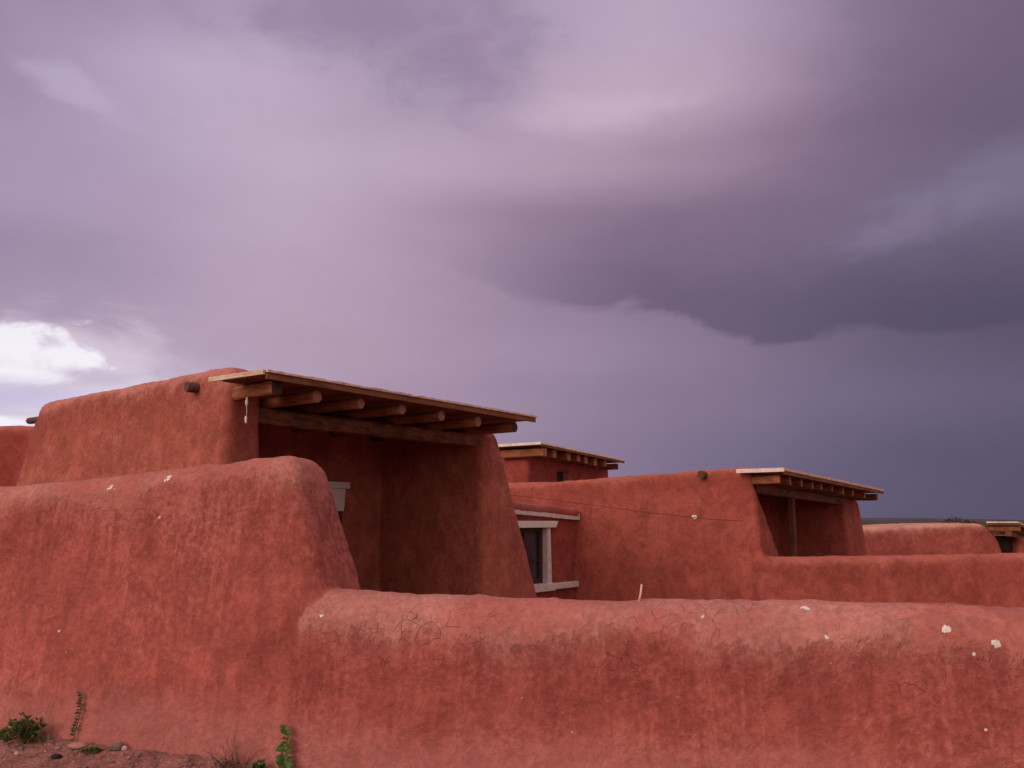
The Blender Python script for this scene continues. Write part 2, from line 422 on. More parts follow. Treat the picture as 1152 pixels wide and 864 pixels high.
def build_hills():
    m, t = newmat('distant scrub hills')
    geo = t.n('ShaderNodeNewGeometry').outputs['Position']
    n = t.noise(geo, .012, 8, .65)
    finish(t, t.mix(t.mapr(n, .35, .65), (.040, .038, .032, 1), (.085, .058, .050, 1)), .95)
    xs = np.arange(-3200, 3201, 40.); ys = np.arange(0, 700.1, 50.)
    X, Y = np.meshgrid(xs, ys, indexing='ij')
    prof = 11 + 3.0 * np.sin(X / 310. + .8) + 2.2 * np.sin(X / 131. + 2)
    p = np.stack([X.ravel() / 70, Y.ravel() / 70, X.ravel() * 0], 1)
    z = np.maximum((prof * np.sin(np.clip(Y / 700, 0, 1) * math.pi)).ravel() + 1.6 * fbm(p, 4, 2), -1) - 1.6
    V = np.stack([X.ravel(), Y.ravel() + 1500, z], 1); ny = len(ys)
    f = [(i * ny + j, (i + 1) * ny + j, (i + 1) * ny + j + 1, i * ny + j + 1) for i in range(len(xs) - 1) for j in range(ny - 1)]
    o = mesh_obj('hills', V, f, m, smooth=True); tag(o, kind='structure')
build_hills()

# ------------------------------------------------------------------ foreground walls
TO = np.array([-1.36, 6.22]); TU = np.array([-.928, .372]); TV = np.array([-.372, -.928])     # tall stretch
LO = np.array([-1.39, 6.080]); LU = np.array([.959, -.282]); LV = np.array([-.282, -.959])       # low stretch
def front_wall():
    cp = [onplane(x, y, TO, TV) for x, y in ((352, 516), (330, 513.5), (300, 516.5), (250, 523), (190, 530), (125, 537), (60, 543), (0, 549), (-80, 556), (-200, 564))]
    cu = [float(np.dot(q[:2] - TO, TU)) for q in cp]; cz = [float(q[2]) for q in cp]
    zt1 = lambda u: np.interp(u, cu, cz) - .004
    zt2 = lambda u: 1.150 + .012 * np.sin(u * 1.9 + 1) + .03 * np.exp(-(u / .25) ** 2)
    def tall(u, v, z):
        dz = zt1(u) - z; half = .205 + .085 * dz + .03 * np.exp(-((u - .25) / .45) ** 2) * np.clip(dz, 0, 1)
        end = -u + .005 - .29 * np.clip(dz - .12, 0, 9) + .02 * np.sin(z * 4)
        return rint([rint([np.abs(v + .02 * np.sin(u * 1.3)) - half, end * .95], .08), u - 7, -dz], .16)
    def low(u, v, z):
        dz = zt2(u) - z; half = .25 + .06 * dz + .012 * np.sin(u * 3.0)
        end = -(u + .04) - .14 * np.clip(dz - .05, 0, .8)
        return rint([np.abs(v) - half + .03 * np.exp(-(u / .3) ** 2), end, u - 7, -dz], .23)
    def split(U, V):
        x = LO[0] + LU[0] * U + LV[0] * V - TO[0]; y = LO[1] + LU[1] * U + LV[1] * V - TO[1]
        return x * TU[0] + y * TU[1], x * TV[0] + y * TV[1]
    def fn(U, V, Z):
        tu, tv = split(U, V)
        return smin(tall(tu, tv, Z), low(U, V, Z), .035)
    def crest(U, V, Z):
        tu, tv = split(U, V); a = tall(tu, tv, Z); b = low(U, V, Z)
        w = np.clip(.5 + (b - a) / .10, 0, 1)
        return w * (zt1(tu) - Z) + (1 - w) * (zt2(U) - Z)
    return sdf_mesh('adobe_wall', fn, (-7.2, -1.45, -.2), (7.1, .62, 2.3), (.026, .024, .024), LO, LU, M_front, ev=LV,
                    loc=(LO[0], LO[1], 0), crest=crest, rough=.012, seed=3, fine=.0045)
w1 = w2 = front_wall()
tag(w1, 'long red adobe wall across the foreground, stepping from a tall left stretch to a low right one', 'wall')

# ------------------------------------------------------------------ main house
HU = np.array([.573, .819]); HV = np.array([-.819, .573])         # along the porch front / into the house
HO = np.array([-3.80, 11.85])
def hp(u, v, z, O=HO): return np.array([O[0] + HU[0] * u + HV[0] * v, O[1] + HU[1] * u + HV[1] * v, z])
def frame_u(px, v, O=HO, py=500):
    """u of the point seen at column px on the vertical plane v = const"""
    q = onplane(px, py, O + HV * v, HV); return float(np.dot(q[:2] - O, HU)), float(q[2])
def frame_v(px, u, O=HO, py=500):
    q = onplane(px, py, O + HU * u, HU); return float(np.dot(q[:2] - O, HV)), float(q[2])

def main_house():
    root = empty('adobe_house', tuple(hp(3, 2.5, 0)), 'largest red adobe house at left, deep shaded porch under a flat log roof', 'house')
    uR, _ = frame_u(541, 0, py=665)      # right edge of the opening
    uRb, _ = frame_u(600, 0, py=668)
    uRt, zRt = frame_u(562, 0, py=492)
    vE, zE = frame_v(42, 0, py=462)      # far left end of the side wall
    vIn, _ = frame_v(427, uR, py=600)
    uL, _ = frame_u(293, 0, py=520)

    cp = [onplane(x, y, HO + HU * .22, HU) for x, y in ((275, 416.5), (262, 414), (245, 416), (225, 421), (190, 427.5), (130, 439.5), (75, 450.5), (52, 455), (30, 461))]
    cv_ = [float(np.dot(q[:2] - HO, HV)) for q in cp]; cz = [float(q[2]) for q in cp]

    zc = 3.76
    top1 = lambda v: np.interp(v, cv_, cz) + .01
    A = P(298, 416, 10.99); uA = float(np.dot(A[:2] - HO, HU)); vA = float(np.dot(A[:2] - HO, HV)); zA = A[2]
    uB, zB = frame_u(603, vA, py=468.5)
    ZR = lambda u: zA + (zB - zA) / (uB - uA) * (u - uA)
    slope = (uRb - uRt) / (zRt - (EYE - 1.3))
    def fn(u, v, z):
        # side wall, battered on the outside and at the far end
        d = z - 2.6
        left = rint([rint([-(u - 0) - .055 * np.clip(3.6 - z, 0, 9), u - uL, -(v) - .02 * np.clip(3.5 - z, 0, 9), v - vE - .36 * np.clip(3.45 - z, 0, 9)], .12), z - top1(v)], .20)
        body = rint([-(u - .2), u - uRt - slope * .9 * np.clip(zRt - z, 0, 9), -(v - vIn), v - vE, z - ZR(u) + .088], .03)
        pier = rint([-(u - uR + .02) , u - uRt - slope * np.clip(zRt - z, 0, 9), -v - .04 * np.clip(3.2 - z, 0, 9), v - vE, z - np.minimum(zRt + .04 + .5 * np.clip(v, 0, 2), ZR(u) - .09)], .13)
        return smin(smin(left, body, .08), pier, .06)
    def crest(u, v, z):
        return np.where(u < .75, top1(v) - z, 1.1)
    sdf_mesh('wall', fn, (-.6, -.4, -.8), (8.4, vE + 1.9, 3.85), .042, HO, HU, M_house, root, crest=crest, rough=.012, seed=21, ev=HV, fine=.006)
    # roof: thin boarded deck carried on logs
    out = -1.16
    A = P(298, 416, 10.99); uA = float(np.dot(A[:2] - HO, HU)); vA = float(np.dot(A[:2] - HO, HV)); zA = A[2]
    uB, zB = frame_u(603, vA, py=468.5)

    k = (zB - zA) / (uB - uA)
    Z = lambda u: zA + k * (u - uA)
    def slab(mb, u0, u1, v0, v1, t0, t1, mi=0, n=1):
        for i in range(n):
            a = u0 + (u1 - u0) * i / n; b = u0 + (u1 - u0) * (i + 1) / n
            mb.quad_box([hp(a, v0, Z(a) - t0), hp(b, v0, Z(b) - t0), hp(b, v1, Z(b) - t0), hp(a, v1, Z(a) - t0),
                         hp(a, v0, Z(a) - t1), hp(b, v0, Z(b) - t1), hp(b, v1, Z(b) - t1), hp(a, v1, Z(a) - t1)][::1], mi)
    r = MB()
    nb = 9; w = (vIn + .3 - vA) / nb
    for i in range(nb):                 # deck boards along the front
        u0 = uA if i < 2 else .42
        slab(r, u0 + random.uniform(0, .012), uB - random.uniform(0, .02) * (i > 0), vA + i * w + (.004 if i else 0), vA + (i + 1) * w - .004, .072, .030)
    roof = r.build('roof', W_board, root, bevel=.004)
    c = MB(); rnd = random.Random(4)    # mud layer over the boards, uneven lip
    n = 60; vs = [vA - .045, vA + .35, vA + 1.0, vIn + .3]; base = 0
    for side in (0, 1):
        for i in range(n + 1):
            u = uA + .012 + (uB - uA - .03) * i / n
            for j, vv in enumerate(vs):
                uu = u if (j < 2 or u > .4) else .42
                jit = rnd.uniform(-.005, .007)
                c.v.append(tuple(hp(uu, vv - (rnd.uniform(0, .012) if j == 0 else 0), Z(u) - .028 + (0 if side == 0 else .028 + jit))))
    m4 = len(vs); H = (n + 1) * m4
    for i in range(n):
        for j in range(m4 - 1):
            a = i * m4 + j
            c.f.append([a, a + 1, a + m4 + 1, a + m4]); c.f.append([H + a, H + a + m4, H + a + m4 + 1, H + a + 1])
        a = i * m4; c.f.append([a, a + m4, H + a + m4, H + a]); a = i * m4 + m4 - 1; c.f.append([a + m4, a, H + a, H + a + m4])
    for j in range(m4 - 1):
        a = j; c.f.append([a + 1, a, H + a, H + a + 1]); a = n * m4 + j; c.f.append([a, a + 1, H + a + 1, H + a])
    c.m = [0] * len(c.f); c.s = [False] * len(c.f)
    c.build('mud_cap', M_mudcap, roof)
    e = MB(); e.box(hp(uA - .035, vA - .01, Z(uA) - .060), hp(uA, 0, 0) - hp(uA - .032, 0, 0), hp(0, 1.10, 0) - hp(0, 0, 0), (0, 0, .062))
    e.build('edge_board', W_pale, roof, bevel=.004)
    f = MB(); f.box(hp(uA + .01, vA - .028, 0) * [1, 1, 0] + [0, 0, Z(uA) - .115], hp(uB, 0, Z(uB)) - hp(uA + .05, 0, Z(uA)), hp(0, .026, 0) - hp(0, 0, 0), (0, 0, .085))
    f.build('fascia', W_board, roof, bevel=.005)
    # logs
    ends = [(357, 443), (406, 452), (453, 459), (497, 467), (538, 472)]
    vend = vA + .14
    for i, (px, py) in enumerate(ends):
        u, z = frame_u(px, vend, py=py); rr = .080 + random.uniform(-.008, .012)
        z = Z(u) - .135 - rr
        vin = vIn + .2
        pts = [hp(u + random.uniform(-.006, .006), vend + (vin - vend) * q / 9, z + random.uniform(-.006, .006)) for q in range(10)]
        mb = MB().tube(pts, [rr * (1 + random.uniform(-.05, .05)) for _ in pts], 14, 0, 1, .07, i)
        mb.build('log_beam', [W_log, W_logend], root)
    u, z = frame_u(578, vend, py=480); rr = .098; z = Z(u) - .13 - rr
    MB().tube([hp(u, vend - .02 + (vIn - vend) * q / 9, z) for q in range(10)], [rr] * 10, 14, 0, 1, .06, 9).build('log_beam', [W_log, W_logdark], root)
    u, z = frame_u(300, vend, py=437)   # squared first timber with a dark round end
    z = Z(u) - .20
    MB().rough(hp(u + .17, vend + .0, z + .03), hp(.13, .10, z + .03), np.array([HU[0], HU[1], 0]), (0, 0, 1), .17, .175, 8, .004, 3, 0, 1).build('squared_beam', [W_log, W_logdark], root, label='bright squared first timber')
    # main lintel beam, hewn, under the logs
    zl = Z(0) - .40
    b = MB()
    b.rough(hp(.3, .17, zl - .02), hp(uR + .30, .17, Z(uR) - .39), np.array([HV[0], HV[1], 0]), (0, 0, 1), .24, .22, 26, .012, 5)
    b.build('lintel_beam', W_beam, root)
    b = MB().rough(hp(.3, .46, zl + .03), hp(uR + .3, .46, Z(uR) - .34), np.array([HV[0], HV[1], 0]), (0, 0, 1), .26, .20, 26, .012, 6)
    b.build('lintel_beam', W_beam, root)
    # door in the back of the porch under a white lintel
    pl = HO + HV * (vIn - .02)
    q1 = onplane(388, 543, pl, HV); q2 = onplane(384, 550, pl, HV); q3 = onplane(383, 575, pl, HV)
    u1 = np.dot(q1[:2] - HO, HU); u3 = np.dot(q3[:2] - HO, HU); zt = q1[2]; zm = q2[2]; zb = q3[2]

    dr = MB()
    dr.quad_box([hp(u3 - 1.25, vIn - .12, zb), hp(u3, vIn - .12, zb), hp(u3, vIn + .05, zb), hp(u3 - 1.25, vIn + .05, zb),
                 hp(u3 - 1.29, vIn - .12, zm), hp(u3 + .03, vIn - .12, zm), hp(u3 + .03, vIn + .05, zm), hp(u3 - 1.29, vIn + .05, zm)])
    dr.box(hp(u3 - 1.35, vIn - .17, zm + .002), hp(u1 + .02, 0, 0) - hp(u3 - 1.33, 0, 0), hp(0, .22, 0) - hp(0, 0, 0), (0, 0, zt - zm))
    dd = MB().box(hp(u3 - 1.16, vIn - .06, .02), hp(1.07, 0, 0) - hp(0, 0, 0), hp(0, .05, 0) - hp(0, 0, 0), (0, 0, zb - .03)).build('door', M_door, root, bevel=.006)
    dr.build('lintel', M_whitep, dd, bevel=.008)
    for uu in (u3 - 1.22, u3 - .085):
        fr = MB(); fr.box(hp(uu, vIn - .09, .02), hp(.07, 0, 0) - hp(0, 0, 0), hp(0, .10, 0) - hp(0, 0, 0), (0, 0, zb - .03)); fr.build('door_post', M_door, dd, bevel=.005)
    # log stubs through the side wall
    for (px, py, px2, py2, rad, sd, lbl) in ((222, 436, 203, 431, .072, 1, 'stub near the porch corner'), (42, 473, 22, 469, .060, 2, 'thin stub at the far end of the wall')):
        if sd == 1:
            vv, z = frame_v(px, -.02, py=py)
            pts = [hp(.16 - .065 * q, vv + .01 * q, z - .0) for q in range(6)]
        else:
            c0 = hp(.18, vE + .0, z0 := frame_v(42, .1, py=471)[1])
            pts = [c0 + (hp(0, 1, 0) - hp(0, 0, 0)) * .12 * q for q in range(6)]
        MB().tube(pts, rad, 8, 0, 0, .1, sd).build('log_stub', W_stub, root, label=lbl)
    return uA, vA, Z
uA, vA, ZR = main_house()

# little hanging charm below the first roof timber
pc = onplane(277, 447, HO + HV * (-.45), HV)
q0 = onplane(277, 448, HO + HV * (-.45), HV); q1 = onplane(277.5, 475, HO + HV * (-.45), HV)
ch = empty('hanging_charm', (pc[0], pc[1], q1[2]), 'white charm of two pale pieces on a string hanging from the porch roof corner', 'ornament')
MB().tube([q0, (q0 + q1) / 2 + [.004, 0, 0], q1], .004, 5).build('string', M_whitep, ch)
for (py, sc, sd) in ((452, 1.25, 3), (472, 1.0, 8)):
    q = onplane(277 + (.5 if sd == 3 else -.3), py, HO + HV * (-.45), HV)
    MB().blob(q, .024, sd, 0, (.8, .8, 2.0 * sc), (7, 6), .2).build('shell', M_fleck, ch)

# ------------------------------------------------------------------ far left house
def left_house():
    a = P(-60, 478, 20.0)
    O = np.array([-9.9, 18.6])
    root = empty('adobe_house', (O[0] - 3, O[1] + 2, 0), 'plain dark red adobe house at the left edge, behind the largest house', 'house')
    zt = P(14, 484, 19.6)[2]
    fn = lambda u, v, z: rint([-u, u - 8, -v - .05 * (zt - z), v - 4, z - zt - .02 * u], .15)
    eu = np.array([-1, .14]); eu = eu / np.linalg.norm(eu)
    sdf_mesh('wall', fn, (-.2, -.6, -.8), (8.2, 4.3, zt + .5), .07, O, eu, M_smooth, root, ev=np.array([.14, 1]) / np.hypot(.14, 1), crest=lambda u, v, z: zt + .02 * u - z, rough=.012, seed=31)
    c = MB(); z1 = zt + .02
    c.box((O[0] - .3, O[1] + .9, zt - .42), (-.5, .07, 0), (.1, .6, 0), (0, 0, .5))
    c.build('roof_hatch', M_smooth, root, bevel=.03)
left_house()

# ------------------------------------------------------------------ generic porch roof
def porch_roof(root, O, eu, ev, A, uB, zB, depth, log_u, logr, logout, cap, edge, board, logm, fasc=.07, edge_len=None, endmat=None, squared=False, uin=None):
    """thin roof whose near corner is A (world); runs along eu to uB and back along ev"""
    O3 = np.array([O[0], O[1], 0]); eu3 = np.array([*eu, 0]); ev3 = np.array([*ev, 0])
    uA = float(np.dot(A[:2] - O, eu)); vA = float(np.dot(A[:2] - O, ev)); zA = A[2]
    k = (zB - zA) / (uB - uA); Z = lambda u: zA + k * (u - uA)
    h = lambda u, v, z: O3 + eu3 * u + ev3 * v + np.array([0, 0, z])
    def slab(mb, u0, u1, v0, v1, t0, t1):
        mb.quad_box([h(a, b, Z(a) - t) for t in (t0, t1) for a, b in ((u0, v0), (u1, v0), (u1, v1), (u0, v1))])
    mb = MB(); n = 5
    for i in range(n): slab(mb, (uA if uin is None or depth * (i + 1) / n < (edge_len or 99) + .12 else uin) + random.uniform(0, .01), uB - random.uniform(0, .02), vA + depth * i / n + .003, vA + depth * (i + 1) / n - .003, .075, .035)
    roof = mb.build('roof', board, root, bevel=.004)
    mb = MB(); n = 12
    for i in range(n):
        j = random.uniform(-.006, .006); u_ = uA + (uB - uA) * (i + .99) / n
        slab(mb, uA + (uB - uA) * i / n, uA + (uB - uA) * (i + 1) / n + .0, vA - .045 + j, vA + (edge_len if (uin is not None and u_ - (uB - uA) / n < uin + .02) else depth), .033, -.022 + j * .5)
    mb.build('roof_cap', cap, roof)
    mb = MB(); el = edge_len or depth
    slab(mb, uA - .05, uA - .002, vA - .05, vA + el, .060, -.022)
    mb.build('edge_board', edge, roof, bevel=.004)
    mb = MB(); slab(mb, uA + .01, uB - .01, vA - .03, vA - .012, .075 + fasc, .034)
    mb.build('fascia', board, roof, bevel=.003)
    for i, u in enumerate(log_u):
        rr = logr * random.uniform(.9, 1.12); zz = Z(u) - .085 - fasc * .6 - rr
        m = MB()
        if squared: m.rough(h(u, vA + logout, zz), h(u, vA + depth, zz), eu3, (0, 0, 1), rr * 1.8, rr * 2, 6, .006, i, 0, 1)
        else: m.tube([h(u, vA + logout + (depth - logout) * q / 5, zz + random.uniform(-.004, .004)) for q in range(6)], rr, 10, 0, 1, .04, i)
        m.build('log_beam', [logm, endmat or W_logend], root)
    return uA, vA, Z, h

# ------------------------------------------------------------------ upper house in the centre background
def centre_house():
    Y0 = 27.0
    A = P(608, 498, Y0); eu = HU; ev = HV; O = A[:2] + HV * .75 + HU * (-.05)
    root = empty('adobe_house', (O[0] + 2, O[1] + 3, 0), 'small distant red adobe house with white-edged roof and one tiny window, behind the others', 'house')
    q = onplane(702, 518, A[:2], HV); uB = float(np.dot(q[:2] - O, HU)); zB = q[2]
    qc = onplane(594, 540, O, HV); u0 = float(np.dot(qc[:2] - O, HU))
    qr = onplane(685, 535, O, HV); u1 = float(np.dot(qr[:2] - O, HU))

    zt = lambda u: A[2] - .14 + (zB - A[2]) * (u / uB)
    w1 = onplane(627.5, 529, O, HV); w2 = onplane(640, 541, O, HV)
    wu0, wu1, wz1, wz0 = float(np.dot(w1[:2] - O, HU)), float(np.dot(w2[:2] - O, HU)), w1[2], w2[2] - .25
    def fn(u, v, z):
        b = rint([u0 - u - .02 * (3.8 - z), u - u1 - .03 * (3.8 - z), -v, v - 4.5, z - zt(u)], .10)
        hole = np.maximum.reduce([np.abs(u - (wu0 + wu1) / 2) - (wu1 - wu0) / 2, v - .5, np.abs(z - (wz0 + wz1) / 2) - (wz1 - wz0) / 2])
        return np.maximum(b, -hole)
    sdf_mesh('wall', fn, (u0 - .3, -.2, -.8), (u1 + .4, 4.8, A[2] + .2), .075, O, eu, M_smooth, root, ev=ev, rough=.012, seed=41, fine=.003, crest=lambda u, v, z: 1 + 0 * u)
    h = lambda u, v, z: np.array([O[0] + HU[0] * u + HV[0] * v, O[1] + HU[1] * u + HV[1] * v, z])
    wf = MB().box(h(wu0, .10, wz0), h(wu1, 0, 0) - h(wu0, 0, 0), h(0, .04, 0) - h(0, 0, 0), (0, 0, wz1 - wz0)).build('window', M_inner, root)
    m = MB(); m.box(h(wu0 + (wu1 - wu0) * .62, .055, wz0), h(.28, 0, 0) - h(0, 0, 0), h(0, .04, 0) - h(0, 0, 0), (0, 0, wz1 - wz0 - .05)); m.build('shutter', W_post, wf)
    m = MB(); m.box(h(wu0 - .03, -.015, wz1 - .05), h(wu1 + .06, 0, 0) - h(wu0, 0, 0), h(0, .1, 0) - h(0, 0, 0), (0, 0, .05)); m.build('lintel', W_stub, wf)
    lus = [float(np.dot(onplane(px, 510, A[:2] + HV * .12, HV)[:2] - O, HU)) for px in (624, 640, 651, 659.5, 670, 681)]
    porch_roof(root, O, eu, ev, A, uB, zB, 3.6, lus, .115, .12, M_cream, M_cream, W_board, W_log, .03, None, None, True)
    # stout corner timber, and the one at the far end
    zz = A[2] - .27
    u = float(np.dot(onplane(612, 507, A[:2] + HV * .1, HV)[:2] - O, HU)) - .05
    MB().rough(h(u, -.72, zz), h(u, .9, zz), np.array([*HU, 0]), (0, 0, 1), .22, .25, 5, .006, 3, 0, 1).build('corner_beam', [W_log, W_logend], root)
    u = float(np.dot(onplane(697, 520, A[:2] + HV * .1, HV)[:2] - O, HU)) - .1
    MB().rough(h(u, -.60, zB - .22), h(u, .9, zB - .22), np.array([*HU, 0]), (0, 0, 1), .2, .2, 5, .006, 4, 0, 1).build('corner_beam', [W_log, W_logdark], root)
centre_house()

# ------------------------------------------------------------------ middle house with a small porch
DO = None
def middle_house():
    global DO
    C = P(846, 525, 18.7); O = C[:2].copy(); DO = O
    hh = lambda u, v, z: np.array([O[0] + HU[0] * u + HV[0] * v, O[1] + HU[1] * u + HV[1] * v, z])
    root = empty('adobe_house', tuple(hh(2.5, 3, 0)), 'red adobe house right of centre, blank side wall, small porch with a post', 'house')
    fu = lambda px, v, py: (lambda q: (float(np.dot(q[:2] - O, HU)), q[2]))(onplane(px, py, O + HV * v, HV))
    fv = lambda px, u, py: (lambda q: (float(np.dot(q[:2] - O, HV)), q[2]))(onplane(px, py, O + HU * u, HU))
    vE, zE = fv(560, 0, 547)
    zC = fv(830, 0, 523)[1]; print('mid', vE, zE, zC)
    vv = [fv(x, .1, y) for x, y in ((838, 523), (790, 526), (730, 531), (680, 535), (640, 538.5), (600, 543), (560, 547))]
    va = np.array([a for a, b in vv]); za = np.array([b for a, b in vv])
    top = lambda v: np.interp(v, va, za)
    uL, zL = fu(849, 0, 550); uLb = fu(868, 0, 622)[0]
    uRt, zRt = fu(966, 0, 565); uR, _ = fu(957, 0, 620); uRb, _ = fu(979, 0, 620)
    vIn = 1.9

    slL = (uLb - uL) / (zL - .95)
    A = P(880, 527.5, 18.15)
    q = onplane(993, 551.5, A[:2], HV); uB = float(np.dot(q[:2] - O, HU)); zB = q[2]
    uA = float(np.dot(A[:2] - O, HU)); ZM = lambda u: A[2] + (zB - A[2]) / (uB - uA) * (u - uA)
    def fn(u, v, z):
        left = rint([-u - .10 * np.clip(zC - z, 0, 9), u - uL - slL * np.clip(zL - z, 0, 9), -v - .10 * np.clip(zC - z, 0, 9), v - vE, z - top(v)], .13)
        body = rint([-(u - .15), u - uRt - .25 * np.clip(zRt - z, 0, 9), -(v - vIn), v - vE, z - ZM(u) + .09], .03)
        pier = rint([-(u - uR + .38 - .0 * z), u - uRt - .22 * np.clip(zRt - z, 0, 9), -v - .06 * np.clip(zRt - z, 0, 9), v - 4, z - np.minimum(zRt + .04 + .5 * np.clip(v, 0, 2), ZM(u) - .09)], .10)
        house = smin(smin(left, body, .06), pier, .06)
        X = O[0] + HU[0] * u + HV[0] * v - YO[0]; Y = O[1] + HU[1] * u + HV[1] * v - YO[1]
        a = X * YU[0] + Y * YU[1]; b = X * YU[1] - Y * YU[0]; dz = yt(a) - z
        yard = rint([-a, a - 10, np.abs(b) - .20 - .06 * dz, -dz], .19)
        return smin(house, yard, .22)
    ya = P(868, 626, 18.35); yb = P(1152, 622, 19.2); YU = yb[:2] - ya[:2]; yl = np.linalg.norm(YU); YU = YU / yl; YO = ya[:2] - YU * .35
    yt = lambda a: np.interp(a, [0, .35, yl + .35, 12], [ya[2] + .01, ya[2], yb[2], yb[2]])
    def crest_(u, v, z):
        X = O[0] + HU[0] * u + HV[0] * v - YO[0]; Y = O[1] + HU[1] * u + HV[1] * v - YO[1]
        a = X * YU[0] + Y * YU[1]; b = X * YU[1] - Y * YU[0]
        on = (a > .25) & (np.abs(b) < .45) & (z < yt(a) + .06)
        return np.where(on, yt(a) - z, np.where(u < 1.2, top(v) - z, 1.))
    sdf_mesh('wall', fn, (-.8, -7.4, -.8), (uRb + 1.2, vE + .3, 3.2), .055, O, HU, M_mid, root, ev=HV, rough=.014, seed=51, fine=.004,
             crest=crest_)
    A = P(880, 527.5, 18.15)
    q = onplane(993, 551.5, A[:2], HV); uB = float(np.dot(q[:2] - O, HU)); zB = q[2]
    vA = float(np.dot(A[:2] - O, HV))

    lus = [float(np.dot(onplane(px, 542, A[:2] + HV * .14, HV)[:2] - O, HU)) for px in (889, 902, 914, 924, 936, 948, 959, 972)]
    qe = onplane(829, 532, O + HU * uA, HU); elen = float(np.dot(qe[:2] - O, HV)) - vA; print('elen', elen)
    uA_, vA_, Z, h = porch_roof(root, O, HU, HV, A, uB, zB, 2.9, lus, .082, .14, M_mudcap, M_cream, W_board, W_log, .035, elen, None, True, uL - .06)
    u = float(np.dot(onplane(877, 537, A[:2] + HV * .1, HV)[:2] - O, HU))
    MB().rough(hh(u + .08, vA + .1, A[2] - .20), hh(.10, .15, A[2] - .20), np.array([*HU, 0]), (0, 0, 1), .14, .17, 6, .005, 3, 0, 1).build('squared_beam', [W_log, W_logdark], root)
    u = float(np.dot(onplane(986, 556, A[:2] + HV * .1, HV)[:2] - O, HU))
    MB().rough(hh(u, vA + .08, zB - .20), hh(u, .8, zB - .20), np.array([*HU, 0]), (0, 0, 1), .16, .18, 6, .005, 4, 0, 1).build('squared_beam', [W_log, W_logend], root)
    MB().rough(hh(.25, .12, A[2] - .36), hh(uR + .25, .12, Z(uR) - .36), np.array([*HV, 0]), (0, 0, 1), .2, .20, 18, .01, 5).build('lintel_beam', W_beam, root)
    up = fu(890.5, .1, 560)[0]
    MB().rough(hh(up, .12, -.5), hh(up, .12, Z(up) - .45), np.array([*HU, 0]), np.array([*HV, 0]), .15, .15, 10, .008, 7).build('post', W_post, root)
    # round log stub through the side wall
    qv, qz = fv(792, -.02, 534)
    MB().tube([hh(.2 - .1 * q, qv, qz) for q in range(5)], .085, 9, 0, 0, .08, 4).build('log_stub', W_stub, root)
    d = fv(782, -.08, 582)
    MB().blob(hh(-.13, d[0], d[1]), .058, 4, 0, (1.1, .6, .8), (8, 6), .18).build('plaster_patch', M_fleck, root, label='bright white patch on the side wall')
    return O
middle_house()

